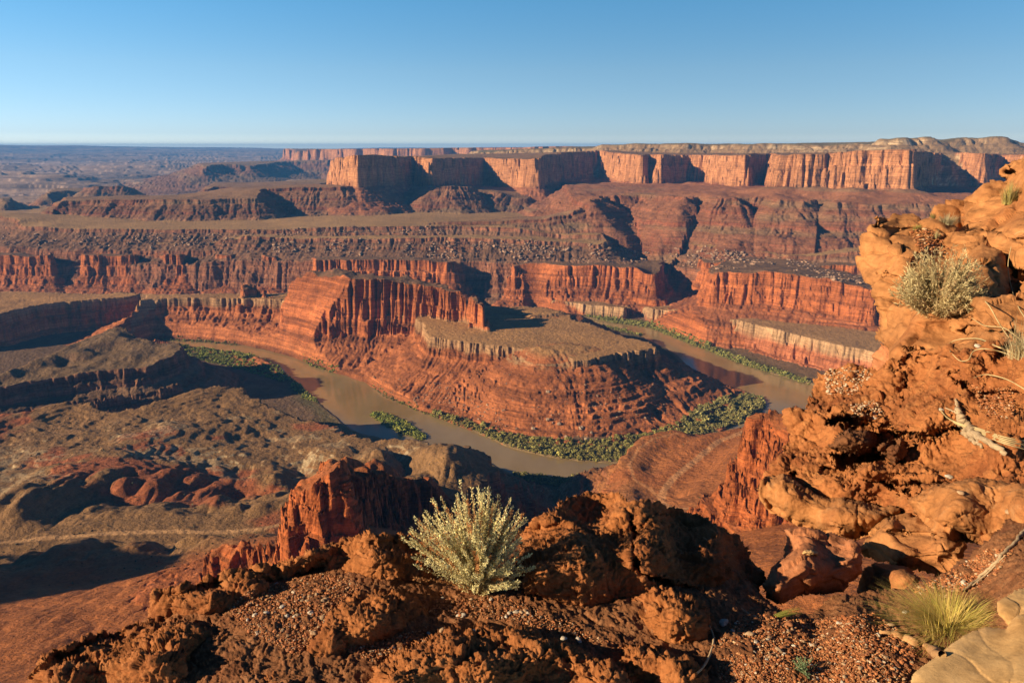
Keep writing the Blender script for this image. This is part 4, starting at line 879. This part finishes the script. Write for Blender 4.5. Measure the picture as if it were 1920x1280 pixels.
def in_poly(P, n):
    P = np.array(P, float); lo, hi = P.min(0), P.max(0); out = []
    while len(out) < n:
        q = lo+(hi-lo)*rng.rand(4*n, 2); k = sdf(P, q[:, 0], q[:, 1]) < 0; out += list(q[k])
    return np.array(out[:n])
def zterr(x, y):
    return terrain(np.arctan2(x, y), np.log(np.hypot(x, y)), False)
# riverside thickets: sampled evenly over the ground inside banks traced on the water level
BANKS = [([(775, 768), (850, 783), (950, 814), (1010, 826), (1080, 832), (1170, 826), (1250, 806), (1330, 788), (1300, 812), (1245, 846), (1170, 868), (1080, 863), (1020, 854), (960, 839), (900, 813), (840, 791)], 2550, (0.115, 0.125, 0.045), 3.4),
    ([(1280, 792), (1320, 766), (1395, 742), (1430, 744), (1436, 762), (1402, 790), (1360, 803), (1300, 822), (1240, 826)], 1950, (0.12, 0.13, 0.06), 3.4),
    ([(692, 778), (705, 771), (735, 779), (770, 797), (800, 819), (790, 826), (760, 816), (720, 797)], 780, (0.12, 0.17, 0.035), 2.8),
    ([(330, 648), (400, 656), (440, 662), (490, 677), (530, 696), (552, 716), (520, 716), (470, 702), (420, 688), (345, 676)], 1350, (0.12, 0.17, 0.04), 3.6),
    ([(552, 716), (590, 748), (600, 757), (570, 750), (545, 728)], 200, (0.12, 0.16, 0.04), 3.2),
    ([(960, 887), (1000, 891), (1060, 897), (1140, 903), (1180, 905), (1180, 925), (1060, 915), (975, 905)], 1050, (0.10, 0.11, 0.045), 3.2),
    ([(1095, 593), (1170, 600), (1215, 606), (1300, 638), (1400, 678), (1520, 716), (1520, 722), (1400, 686), (1290, 643), (1215, 613), (1150, 605)], 1800, (0.105, 0.13, 0.045), 3.6),
    ([(556, 667), (600, 680), (640, 697), (628, 700), (580, 685)], 160, (0.12, 0.16, 0.04), 3.2),
    ([(690, 718), (730, 742), (790, 768), (780, 770), (720, 744)], 90, (0.11, 0.13, 0.04), 2.4),
    ([(285, 634), (360, 636), (450, 645), (450, 648), (360, 640), (290, 638)], 120, (0.10, 0.12, 0.04), 3.2),
    ([(1130, 610), (1165, 616), (1205, 628), (1195, 630), (1150, 620)], 130, (0.11, 0.14, 0.04), 3.2)]
Cs, Rs, Co = [], [], []
for P, n, c, rr in BANKS:
    W = np.array([at_z(u, v, RIV)[:2] for u, v in P]); q = in_poly(W, n)
    z = np.maximum(zterr(q[:, 0], q[:, 1]), RIV+0.5); ok = z < RIV+16
    q, z = q[ok], z[ok]; r = rr*0.62*np.exp(rng.normal(0, 0.42, len(q)))
    Cs.append(np.c_[q, z+r*0.5]); Rs.append(r); v = rng.uniform(0.55, 1.45, (len(q), 1)); h = rng.uniform(0, 1, (len(q), 1))
    Co.append(np.array(c)*v*(1-0.5*h)*np.array([1.15, 1, 0.8])+np.array([0.26, 0.21, 0.06])*0.5*h)
Cs, Rs, Co = np.concatenate(Cs), np.concatenate(Rs), np.concatenate(Co)*1.65
core = blobs('thicket_core', Cs-np.array([0, 0, 0.2])*Rs[:, None], Rs*0.72, Co*0.7, IC1, M_LEAF, 0.5, (1.15, 1.0, 0.9))  # solid filler blobs inside the leaf clumps, coloured darker than the leaves
nq = 26; n_ = len(Cs); dv = rng.normal(size=(n_, nq, 3)); dv /= np.linalg.norm(dv, axis=2, keepdims=True); dv[..., 2] = np.abs(dv[..., 2])*1.1-0.15
qc = Cs[:, None]+dv*Rs[:, None, None]*rng.uniform(0.65, 1.12, (n_, nq, 1)); ax = rng.normal(size=(n_, nq, 3)); bx = np.cross(ax, dv+rng.normal(0, 0.6, (n_, nq, 3)))
ax /= np.linalg.norm(ax, axis=2, keepdims=True); bx /= np.linalg.norm(bx, axis=2, keepdims=True); sz = (Rs[:, None]*rng.uniform(0.14, 0.34, (n_, nq)))[..., None]
QV = np.stack([qc-ax*sz-bx*sz*0.7, qc+ax*sz-bx*sz*0.7, qc+ax*sz+bx*sz*0.7, qc-ax*sz+bx*sz*0.7], 2).reshape(-1, 3)
QC = np.repeat((Co[:, None]*rng.uniform(0.75, 1.55, (n_, nq, 1))).reshape(-1, 3), 4, 0)
o = mesh_np('riverside_thicket', QV, np.arange(len(QV)).reshape(-1, 4), M_LEAF, False, QC); tag(o, kind='stuff'); core.name = 'core_blobs'; core.parent = o
# scattered desert scrub on the near benches and flats
q = in_poly([(-700, 620), (350, 620), (620, 1000), (450, 1400), (-900, 1500)], 3200)
th_ = np.arctan2(q[:, 0], q[:, 1]); z = zterr(q[:, 0], q[:, 1])
dens = fbm(q[:, 0]/90, q[:, 1]/90, 3, 301) > -0.05; q, z = q[dens], z[dens]
r = rng.uniform(0.5, 1.35, len(q)); v = rng.uniform(0.6, 1.3, (len(q), 1))
o = blobs('desert_scrub', np.c_[q, z+r*0.3], r, np.array([0.10, 0.085, 0.045])*v, IC0, M_LEAF, 0.4); tag(o, kind='stuff')
# talus blocks fallen from the rims
def talus(name, polys, col_, seed):
    Cs, Rs = [], []
    for P, n, lo, hi in polys:
        for u, v in in_poly(P, n):
            g = ground_px(u, v)
            if g is None or vn(np.array([g[0]/55.0]), np.array([g[1]/55.0]), 9)[0] < -0.12: continue
            p = g+np.array([rng.uniform(-4, 4), rng.uniform(-8, 8), 0]); s_ = (lo+(hi-lo)*rng.rand()**3.0)
            Cs.append(p); Rs.append(s_)
    Cs = np.array(Cs); Rs = np.array(Rs); Cs[:, 2] = zterr(Cs[:, 0], Cs[:, 1])+Rs*0.25
    v = rng.uniform(0.6, 1.35, (len(Cs), 1))
    o = blobs(name, Cs, Rs, np.array(col_)*v, IC0, M_BLOCK, 0.45, (1, 1, 0.75)); tag(o, kind='stuff')
talus('talus_boulders', [([(0, 436), (440, 436), (450, 452), (300, 462), (0, 458)], 900, 1.5, 7), ([(455, 447), (960, 453), (1120, 460), (1230, 475), (1200, 492), (960, 488), (640, 478), (460, 470)], 1700, 1.5, 8),
    ([(450, 432), (860, 426), (880, 436), (640, 440), (450, 440)], 500, 1.5, 5), ([(1240, 462), (1400, 470), (1470, 492), (1330, 505), (1270, 490)], 700, 1.5, 8), ([(1450, 482), (1620, 500), (1640, 535), (1500, 515)], 500, 1.5, 6),
    ([(880, 700), (1230, 690), (1270, 760), (1150, 815), (1000, 800)], 350, 0.8, 3), ([(600, 690), (850, 720), (1000, 800), (960, 815), (700, 730)], 450, 0.8, 3)], (0.33, 0.21, 0.14), 1)
M_PALE = rock_mat('pale_block', (0.50, 0.36, 0.25), (0.38, 0.25, 0.17), (0.60, 0.46, 0.33), 0.02, bumpd=0.3)
for i, (u, v, sz, desc) in enumerate([(1030, 787, 5, 'pale angular boulder low on the gooseneck slope, leftmost of a loose cluster'), (1048, 792, 4, 'pale boulder just right of the leftmost one on the gooseneck slope'),
        (1003, 800, 4, 'small pale boulder at the left foot of the gooseneck slope'), (1088, 800, 5, 'largest pale boulder right of centre at the gooseneck foot'), (1062, 818, 3.5, 'lone pale boulder at the edge of the river thicket'),
        (1098, 820, 4, 'pale boulder lowest on the right, above the thicket'), (1026, 735, 4.5, 'pale boulder high on the red slope below the bench rim'), (1108, 808, 3.5, 'small pale boulder farthest right in the cluster')]):
    g = ground_px(u, v)
    bV = IC1[0]*(1+0.3*rng.uniform(-1, 1, (len(IC1[0]), 1)))*np.array([1.2, 1, 0.8])*sz
    o = mesh_np('boulder', bV, IC1[1], M_PALE, False); o.location = Vector(g)+Vector((0, 0, sz*0.4)); tag(o, desc, 'boulder', 'pale boulders at the foot of the gooseneck')

def tube(pts, rad, ns=5):
    P = np.array(pts, float); n = len(P); T = np.gradient(P, axis=0); T /= np.linalg.norm(T, axis=1, keepdims=True)+1e-9
    up = np.array([0.3, 0.2, 1.0]); A_ = np.cross(T, up); A_ /= np.linalg.norm(A_, axis=1, keepdims=True)+1e-9; B_ = np.cross(T, A_)
    r = np.broadcast_to(np.asarray(rad, float), (n,)); a = np.linspace(0, 2*np.pi, ns, endpoint=False)
    V = P[:, None]+(A_[:, None]*np.cos(a)[None, :, None]+B_[:, None]*np.sin(a)[None, :, None])*r[:, None, None]
    idx = np.arange(n*ns).reshape(n, ns)
    F = np.stack([idx[:-1], np.roll(idx[:-1], -1, 1), np.roll(idx[1:], -1, 1), idx[1:]], -1).reshape(-1, 4)
    return V.reshape(-1, 3), F
def join(L):
    Vs, Fs, o = [], [], 0
    for V, F in L: Vs.append(V); Fs.append(F+o); o += len(V)
    return np.concatenate(Vs), np.concatenate(Fs)
def smoothline(pts, k=6):
    P = np.array(pts, float); n = len(P); out = []
    for i in range(n-1):
        p0, p1, p2, p3 = P[max(i-1, 0)], P[i], P[i+1], P[min(i+2, n-1)]
        for j in range(k):
            t_ = j/k; out.append(0.5*((2*p1)+(-p0+p2)*t_+(2*p0-5*p1+4*p2-p3)*t_**2+(-p0+3*p1-3*p2+p3)*t_**3))
    out.append(P[-1]); return np.array(out)
def leaf_quads(C, D, L, W, cols):
    """C centres, D directions, L lengths, W widths"""
    n = len(C); D = D/(np.linalg.norm(D, axis=1, keepdims=True)+1e-9); X_ = np.cross(D, rng.normal(size=(n, 3))); X_ /= np.linalg.norm(X_, axis=1, keepdims=True)+1e-9
    V = np.stack([C-X_*W[:, None]*0.35, C+D*L[:, None]*0.55-X_*W[:, None], C+D*L[:, None], C+D*L[:, None]*0.5+X_*W[:, None]], 1)
    return V.reshape(-1, 3), np.arange(4*n).reshape(n, 4), np.repeat(cols[:, None], 4, 1).reshape(-1, 3)
def empty(name, loc, label, cat, group=None):
    o = bpy.data.objects.new(name, None); col.objects.link(o); o.location = Vector(loc); o.empty_display_size = 0.1
    return tag(o, label, cat, group)
def part(name, V, F, mat, par, C=None, smooth=True):
    o = mesh_np(name, np.asarray(V)-np.array(par.location), F, mat, smooth, C); o.parent = par; return o
M_LEAFN = attr_mat('sage_leaves', rough=0.8, scale=60, amt=0.35)
_t = M_LEAFN.node_tree; _tr = _t.nodes.new('ShaderNodeBsdfTranslucent'); _mx = _t.nodes.new('ShaderNodeMixShader'); _mx.inputs[0].default_value = 0.35
_pb = [n for n in _t.nodes if n.type == 'BSDF_PRINCIPLED'][0]; _oo = [n for n in _t.nodes if n.type == 'OUTPUT_MATERIAL'][0]
_t.links.new(_pb.inputs['Base Color'].links[0].from_socket, _tr.inputs['Color']); _t.links.new(_pb.outputs[0], _mx.inputs[1]); _t.links.new(_tr.outputs[0], _mx.inputs[2]); _t.links.new(_mx.outputs[0], _oo.inputs['Surface'])
M_TWIG = attr_mat('twigs', rough=0.85, scale=90, amt=0.4)
def shrub(name, base, n, h, wl_, wr, lean, leafc, twigc, label, cat, leafn=70, ll=0.011, lw=0.0022, seed=1, arch=0.25, depth=1.0, group=None, lo=0.3, tw=0.0012, spike=True):
    r = np.random.RandomState(seed); B = np.array(base, float); root = empty(name, B, label, cat, group); tubes = []; LC, LD, LL, LW, CC = [], [], [], [], []
    for i in range(n):
        if not i: CL = [(r.uniform(0, 2*np.pi), r.uniform(0.15, 1)**0.6, r.uniform(0.75, 1.15)) for _ in range(max(10, n//22))]
        ca_, ck_, ch_ = CL[r.randint(len(CL))]; a = ca_+r.normal(0, 0.28); k = min(1.0, max(0.0, ck_+r.normal(0, 0.13)))
        wx = (wr if math.cos(a) > 0 else wl_)*math.cos(a)*k; wy = 0.5*(wl_+wr)*math.sin(a)*k*depth
        hh = h*math.sqrt(max(0.03, 1-(0.86*k)**2))*ch_*r.uniform(0.70, 1.12)
        tip = B+np.array([wx+lean*hh, wy, hh]); m = B+np.array([wx*0.38, wy*0.38, hh*(0.5-arch*0.2)])+r.normal(0, 0.02, 3)*h
        s0 = B+np.array([wx*0.08, wy*0.08, 0])
        pts = smoothline([s0, m, tip+r.normal(0, 0.012, 3)*h], 5); tubes.append(tube(pts, np.linspace(tw*1.5, tw*0.5, len(pts)), 3))
        nl = int(leafn*r.uniform(0.7, 1.3)*(0.08 if r.rand() < 0.13 else 1))+2; tt = r.uniform(lo, 1.0, nl)**0.8
        ii = tt*(len(pts)-1); i0 = np.minimum(ii.astype(int), len(pts)-2); f_ = (ii-i0)[:, None]
        c = pts[i0]*(1-f_)+pts[i0+1]*f_; d = pts[i0+1]-pts[i0]; d = d/np.linalg.norm(d, axis=1, keepdims=True)
        LC.append(c+r.normal(0, 0.0026*h/0.4, (nl, 3))); LD.append(d*0.9+r.normal(0, 0.55, (nl, 3))); LL.append(r.uniform(0.6, 1.3, nl)*ll); LW.append(r.uniform(0.7, 1.3, nl)*lw)
        shade = r.uniform(0.75, 1.2)*np.ones((nl, 1)); mixk = r.uniform(0, 1, (nl, 1)); dry = 1.0*(r.rand() < 0.14)
        CC.append((np.array(leafc[0])*(1-mixk)+np.array(leafc[1])*mixk)*shade*(1-dry)+np.array(twigc)*1.2*dry)
    V, F = join(tubes); part('stems', V, F, M_TWIG, root, np.repeat(np.array([twigc]), len(V), 0))
    V, F, C_ = leaf_quads(np.concatenate(LC), np.concatenate(LD), np.concatenate(LL), np.concatenate(LW), np.concatenate(CC))
    part('leaves', V, F, M_LEAFN, root, C_, False)
    return root
def grass(name, base, n, h, spread, cols, label, seed=3, wid=0.0016, droop=0.5, lean=(0, 0), group=None, cat='grass tuft'):
    r = np.random.RandomState(seed); B = np.array(base, float); root = empty(name, B, label, cat, group); V, F, C_ = [], [], []; o = 0
    for i in range(n):
        a = r.uniform(0, 6.28); k = r.rand()**0.7; b0 = B+np.array([math.cos(a), math.sin(a), 0])*spread*0.45*r.rand()
        H = h*r.uniform(0.5, 1.1); dx = np.array([math.cos(a)*spread*k+lean[0]*H, math.sin(a)*spread*k+lean[1]*H, 0]); side = np.cross(dx+1e-4, [0, 0, 1.0]); side /= np.linalg.norm(side)+1e-9
        for j in range(6):
            t_ = j/5; p = b0+dx*t_**1.5+np.array([0, 0, H*(t_-droop*k*t_**2.6)]); w_ = wid*(1-t_*0.9)*0.5
            V += [p-side*w_, p+side*w_]
        c = np.array(cols[r.randint(len(cols))])*r.uniform(0.75, 1.2); C_ += [c]*12
        F += [(o+2*j, o+2*j+1, o+2*j+3, o+2*j+2) for j in range(5)]; o += 12
    part('blades', np.array(V), np.array(F), M_LEAFN, root, np.array(C_), False); return root
def onrock(u, v, up=0.0):
    p = hit(u, v)
    if p is None: p = at_z(u, v, Z0)
    return p+np.array([0, 0, up])
b = onrock(893, 1108); print('sage base', b)
shrub('sagebrush', b+np.array([0, 0.02, -0.03]), 340, 0.43, 0.30, 0.25, -0.03, [(0.92, 0.80, 0.37), (0.76, 0.72, 0.40)], (0.50, 0.24, 0.09), 'large pale yellow green sagebrush on the ledge at the bottom centre', 'shrub', leafn=150, ll=0.0100, lw=0.0024, seed=11, lo=0.18)
b = onrock(1768, 592)
shrub('dry_bush', b+np.array([0, 0.1, -0.08]), 520, 0.60, 0.42, 0.40, 0.0, [(0.74, 0.60, 0.30), (0.62, 0.54, 0.30)], (0.42, 0.28, 0.14), 'round pale straw coloured bush on the orange rock shoulder', 'shrub', leafn=42, ll=0.05, lw=0.0034, seed=12, lo=0.25, tw=0.003)
for nm, u, v, n, h, sp, cl, lab, sd, wd in [
    ('grass_tuft', 1778, 1180, 1700, 0.125, 0.24, [(0.72, 0.56, 0.14), (0.60, 0.54, 0.13), (0.82, 0.60, 0.22)], 'yellow green grass tuft beside the beige slab at bottom right', 21, 0.0024),
    ('grass_tuft', 1890, 382, 260, 0.34, 0.16, [(0.55, 0.46, 0.14), (0.42, 0.38, 0.16)], 'yellow upright tuft growing on the tall orange dome', 22, 0.007),
    ('grass_tuft', 1776, 420, 260, 0.17, 0.22, [(0.60, 0.52, 0.30), (0.5, 0.44, 0.26)], 'pale straw tuft on top of the outcrop between jutting rock and dome', 23, 0.006),
    ('grass_tuft', 1718, 430, 120, 0.10, 0.10, [(0.50, 0.44, 0.12), (0.4, 0.36, 0.12)], 'small yellow tuft on top of the jutting rock', 24, 0.005),
    ('grass_tuft', 1750, 408, 120, 0.12, 0.10, [(0.45, 0.42, 0.14), (0.5, 0.44, 0.2)], 'small green yellow tuft left of the straw tuft on the outcrop', 25, 0.005),
    ('grass_tuft', 1756, 446, 60, 0.13, 0.06, [(0.55, 0.48, 0.24)], 'thin sparse tuft in the gravel on top of the outcrop', 26, 0.005),
    ('grass_tuft', 1914, 668, 240, 0.32, 0.22, [(0.62, 0.52, 0.30), (0.5, 0.4, 0.2)], 'dry pale tuft at the right edge under the long curling stems', 27, 0.0035),
    ('grass_tuft', 1448, 1156, 46, 0.05, 0.02, [(0.28, 0.30, 0.06), (0.36, 0.34, 0.08)], 'thin green grass blades leaning right beside the pink sandstone knob', 28, 0.003)]:
    b = onrock(u, v, -0.01)
    grass(nm, b, n, h, sp, cl, lab, sd, wd, lean=(2.4, 0.2) if sd == 28 else (0, 0), droop=0.35 if sd == 28 else 0.5)
b = onrock(1506, 1262)
shrub('green_herb', b, 46, 0.055, 0.05, 0.05, 0, [(0.20, 0.30, 0.14), (0.30, 0.38, 0.20)], (0.25, 0.28, 0.14), 'small blue green feathery herb in the gravel at the bottom', 'plant', leafn=26, ll=0.006, lw=0.0016, seed=14, lo=0.2, tw=0.0008)
# wood
def wood_mat(name, a, b_):
    t = NT(name); g = t.n('ShaderNodeNewGeometry'); mp = t.n('ShaderNodeMapping'); mp.inputs['Scale'].default_value = (30, 30, 160); mp.inputs['Rotation'].default_value = (0, 0.5, 0.4); t.l(g.outputs['Position'], mp.inputs[0])
    n1 = t.noise(1.0, 6, 0.7, vec=mp.outputs[0]); a = tuple(0.75*q for q in a); b_ = tuple(0.75*q for q in b_); t.l(t.mixc(a, b_, t.ramp(n1, [(0.35, 0.0), (0.65, 1.0)])), t.b.inputs['Base Color']); t.l(t.bump(n1, 0.003), t.b.inputs['Normal']); return t.m
M_WOOD = wood_mat('weathered_wood', (0.34, 0.23, 0.13), (0.62, 0.47, 0.29)); M_STRAW = wood_mat('dry_stalk', (0.52, 0.38, 0.18), (0.66, 0.52, 0.27))
def px_line(pts, lift):
    out = []
    for q in pts:
        u, v = q[0], q[1]; p = hit(min(u, 1965), v)
        if p is None: p = at_z(u, v, Z0)
        p = p*(1-(q[2] if len(q) > 2 else lift)/np.linalg.norm(p)); out.append(p)
    return smoothline(out, 7)
def stick(name, lines, mat, label, cat, parts=None):
    P0 = px_line(lines[0][0], lines[0][2]); root = empty(name, P0[0], label, cat)
    for k, (pts, rad, lift) in enumerate(lines):
        P = px_line(pts, lift); rr = np.interp(np.linspace(0, 1, len(P)), np.linspace(0, 1, len(rad)), rad)*(1+0.18*np.array([vn(np.array([i*0.7]), np.array([k*3.3]), 5)[0] for i in range(len(P))]))
        P = P+0.35*rr[:, None]*np.random.RandomState(k+3).normal(size=P.shape)*(1 if rr.max() > 0.008 else 0.1)
        V, F = tube(P, rr, 9 if rr.max() > 0.006 else 5); part((parts or ['stem'])[min(k, len(parts or [0])-1)], V, F, mat, root)
    return root
stick('driftwood', [([(1792, 748), (1797, 768), (1803, 785), (1812, 800), (1834, 816), (1860, 833), (1886, 850)], [0.006, 0.019, 0.024, 0.026, 0.024, 0.018, 0.012], 0.045),
                    ([(1804, 792), (1808, 806), (1822, 824), (1836, 832), (1840, 838)], [0.018, 0.018, 0.014, 0.010, 0.006], 0.04), ([(1800, 776), (1786, 770), (1772, 764)], [0.010, 0.006, 0.003], 0.05)],
      M_WOOD, 'forked grey weathered branch lying on the orange outcrop', 'driftwood', ['trunk', 'branch', 'twig'])
stick('dry_stalks', [([(1762+3*i, 768+4*i), (1790+2*i, 790+2*i), (1835, 803+2*i), (1880, 818+3*i), (1930, 828+4*i)], [0.0035, 0.0045, 0.003], 0.03+0.006*(i % 3)) for i in range(5)],
      M_STRAW, 'bundle of pale dry stalks lying under the weathered branch', 'dry stalks')
stick('curling_stems', [([(1772, 540), (1783, 566), (1800, 574), (1814, 570), (1818, 558), (1832, 554), (1852, 570), (1870, 600), (1884, 622), (1905, 648), (1935, 672)], [0.0035, 0.005, 0.005], 0.18),
                        ([(1822, 596), (1845, 610), (1880, 614), (1905, 630), (1935, 655)], [0.003, 0.005], 0.12), ([(1782, 660), (1780, 644), (1800, 636), (1835, 635), (1866, 648), (1895, 660), (1940, 684)], [0.003, 0.005, 0.006], 0.12),
                        ([(1786, 664), (1800, 676), (1816, 674), (1826, 658), (1850, 654), (1890, 664), (1935, 690)], [0.003, 0.004, 0.004], 0.09), ([(1896, 462), (1890, 500), (1898, 545), (1912, 580), (1935, 612)], [0.003, 0.005, 0.005], 0.2),
                        ([(1826, 708), (1850, 702), (1890, 712), (1935, 738)], [0.003, 0.004, 0.004], 0.08), ([(1902, 440), (1915, 434), (1935, 436)], [0.003, 0.004, 0.004], 0.2)],
      M_STRAW, 'long thin pale stems curling out from the right edge over the rock', 'dry stems')
stick('stick', [([(1806, 1108), (1838, 1080), (1870, 1050), (1896, 1022), (1925, 992)], [0.006, 0.007, 0.008], 0.03), ([(1822, 1098), (1850, 1075), (1885, 1040)], [0.003, 0.004, 0.003], 0.03)], M_WOOD, 'long straight dead stick leaning up the gravel at the right', 'stick', ['stem', 'twig'])
stick('dead_root', [([(1650, 1184), (1680, 1192), (1712, 1202), (1740, 1216), (1768, 1228)], [0.008, 0.018, 0.022, 0.018, 0.010], 0.012)], wood_mat('orange_wood', (0.42, 0.20, 0.08), (0.62, 0.38, 0.18)), 'splintered orange brown root lying in front of the yellow grass', 'dead root', ['root'])
stick('twig', [([(1330, 1172), (1338, 1196), (1332, 1225), (1318, 1250), (1306, 1262)], [0.003, 0.005, 0.003], 0.01)], M_WOOD, 'thin curved root hanging on the dark rock left of the gravel', 'twig')
stick('twig', [([(1384, 1138), (1396, 1146), (1408, 1154)], [0.006, 0.007, 0.005], 0.01)], wood_mat('twig_wood', (0.45, 0.24, 0.12), (0.6, 0.36, 0.2)), 'short thick orange twig at the top left of the gravel', 'twig')
# pebbles
ZONES = [([(470, 1100), (600, 1075), (690, 1092), (640, 1130), (600, 1175), (560, 1230), (460, 1180), (430, 1140)], 4600), ([(1345, 1290), (1350, 1190), (1400, 1150), (1520, 1160), (1640, 1150), (1700, 1190), (1720, 1230), (1690, 1290)], 9500),
         ([(820, 1120), (960, 1120), (1100, 1180), (1180, 1220), (1090, 1195), (930, 1160), (800, 1150)], 1000), ([(640, 1215), (720, 1200), (800, 1175), (820, 1150), (800, 1200), (700, 1240)], 700), ([(1700, 1100), (1760, 1085), (1850, 1030), (1900, 1030), (1850, 1100), (1740, 1130)], 1300),
         ([(1545, 692), (1610, 688), (1640, 700), (1600, 740), (1550, 740)], 500), ([(1590, 760), (1640, 750), (1660, 780), (1610, 785)], 200), ([(1700, 420), (1740, 430), (1800, 450), (1790, 480), (1720, 470)], 400), ([(1820, 720), (1900, 730), (1900, 790), (1840, 780)], 400)]
Cs, Rs, Co = [], [], []
pal = np.array([(0.40, 0.155, 0.06), (0.31, 0.11, 0.042), (0.44, 0.21, 0.09), (0.46, 0.30, 0.17), (0.24, 0.095, 0.045), (0.55, 0.42, 0.29)])
for zi, (P, n) in enumerate(ZONES):
    for u, v in in_poly(P, n):
        p = hit(u, v)
        if p is None: continue
        s_ = np.linalg.norm(p)/3.0*rng.uniform(0.0018, 0.0046)*(1+0.8*(rng.rand() < 0.08)); Cs.append(p+np.array([0, 0, s_*0.3])); Rs.append(s_)
        k = rng.choice(6, p=[0.34, 0.26, 0.2, 0.07, 0.1, 0.03] if zi not in (5, 6) else [0.1, 0.1, 0.2, 0.25, 0.05, 0.3]); Co.append(pal[k]*rng.uniform(0.75, 1.25))
o = blobs('gravel', np.array(Cs), np.array(Rs), np.array(Co), IC0, M_PEB, 0.3, (1, 1, 0.7)); tag(o, kind='stuff')
M_ST = [rock_mat('stone_white', (0.66, 0.58, 0.46), (0.55, 0.45, 0.33), (0.75, 0.68, 0.58), 8, bumpd=0.001, spk=0.3), rock_mat('stone_tan', (0.50, 0.34, 0.20), (0.42, 0.25, 0.14), (0.58, 0.43, 0.28), 8, bumpd=0.001, spk=0.3), rock_mat('stone_red', (0.36, 0.15, 0.07), (0.28, 0.11, 0.05), (0.45, 0.22, 0.11), 8, bumpd=0.001, spk=0.4)]
protos = []
for k in range(9):
    V = IC2[0].copy(); V = V*(1+0.22*fbm3(V*1.3+k*7.7, 2, k)[:, None])*np.array([1.25, 0.9, 0.62])
    protos.append(mesh_np('stone', V, IC2[1], M_ST[k % 3], True)); 
LAB = {0: ('small white stone lying loose in the ledge gravel', 'small white stones'), 1: ('small tan stone lying loose in the ledge gravel', 'small tan stones'), 2: ('small red brown stone lying loose in the ledge gravel', 'small red brown stones')}
used = set(); big = []
for (u, v, s_, k) in [(538, 1156, .010, 0), (606, 1158, .013, 1), (588, 1188, .013, 1), (1357, 1168, .016, 0), (1405, 1190, .017, 1), (1460, 1220, .013, 1), (1806, 1094, .014, 0), (1697, 1148, .010, 0), (1670, 1172, .011, 1), (1444, 1195, .010, 1), (1480, 1168, .012, 2), (1478, 1172, .015, 2),
         (968, 1148, .012, 0), (985, 1146, .011, 1), (955, 1150, .010, 0), (990, 1150, .008, 0), (868, 1154, .010, 0), (830, 1183, .014, 1), (887, 1183, .009, 0), (1057, 1197, .010, 0), (1085, 1200, .011, 0), (1600, 780, .026, 0), (1637, 782, .030, 0), (1780, 895, .020, 0), (1800, 925, .020, 1), (1890, 960, .016, 1), (1762, 770, .02, 0), (1834, 650, .022, 0)]:
    big.append((u, v, s_, k))
for P, n in ZONES[:5]:
    for u, v in in_poly(P, n//95): big.append((u, v, rng.uniform(0.005, 0.010), int(rng.choice([0, 1, 2], p=[0.3, 0.35, 0.35]))))
for i, (u, v, s_, k) in enumerate(big[:280]):
    p = hit(u, v)
    if p is None: continue
    j = k+3*(i % 3)
    if j not in used: o = protos[j]; used.add(j)
    else: o = protos[j].copy(); col.objects.link(o)
    o.location = Vector(p)+Vector((0, 0, s_*0.25)); o.scale = (s_, s_, s_); o.rotation_euler = (rng.uniform(-.3, .3), rng.uniform(-.3, .3), rng.uniform(0, 6.28))
    if v < 985 and u > 1480: tag(o, ('white', 'tan', 'red brown')[k]+' stone lying on the crumbly orange outcrop', 'stone', 'stones lying on the outcrop')
    else: tag(o, LAB[k][0], 'stone', LAB[k][1])
for j in range(9):
    if j not in used: bpy.data.objects.remove(protos[j])

# ------------------------------------------------------------------ air
t = bpy.data.materials.new('air_haze'); t.use_nodes = True; t.node_tree.nodes.clear()
ho = t.node_tree.nodes.new('ShaderNodeOutputMaterial'); hv = t.node_tree.nodes.new('ShaderNodeVolumePrincipled')
hv.inputs['Color'].default_value = (0.09, 0.36, 0.86, 1); hv.inputs['Density'].default_value = 3.2e-5; hv.inputs['Anisotropy'].default_value = 0.0
t.node_tree.links.new(hv.outputs[0], ho.inputs['Volume'])
x0, x1, y0, y1, z0, z1 = -34000, 34000, -900, 43000, -640, float(Z.max())+12
V = [(x, y, z) for z in (z0, z1) for x, y in ((x0, y0), (x1, y0), (x1, y1), (x0, y1))]
o = mesh_np('haze', V, [(3, 2, 1, 0), (4, 5, 6, 7), (0, 1, 5, 4), (1, 2, 6, 5), (2, 3, 7, 6), (3, 0, 4, 7)], t, False)
tag(o, kind='stuff')
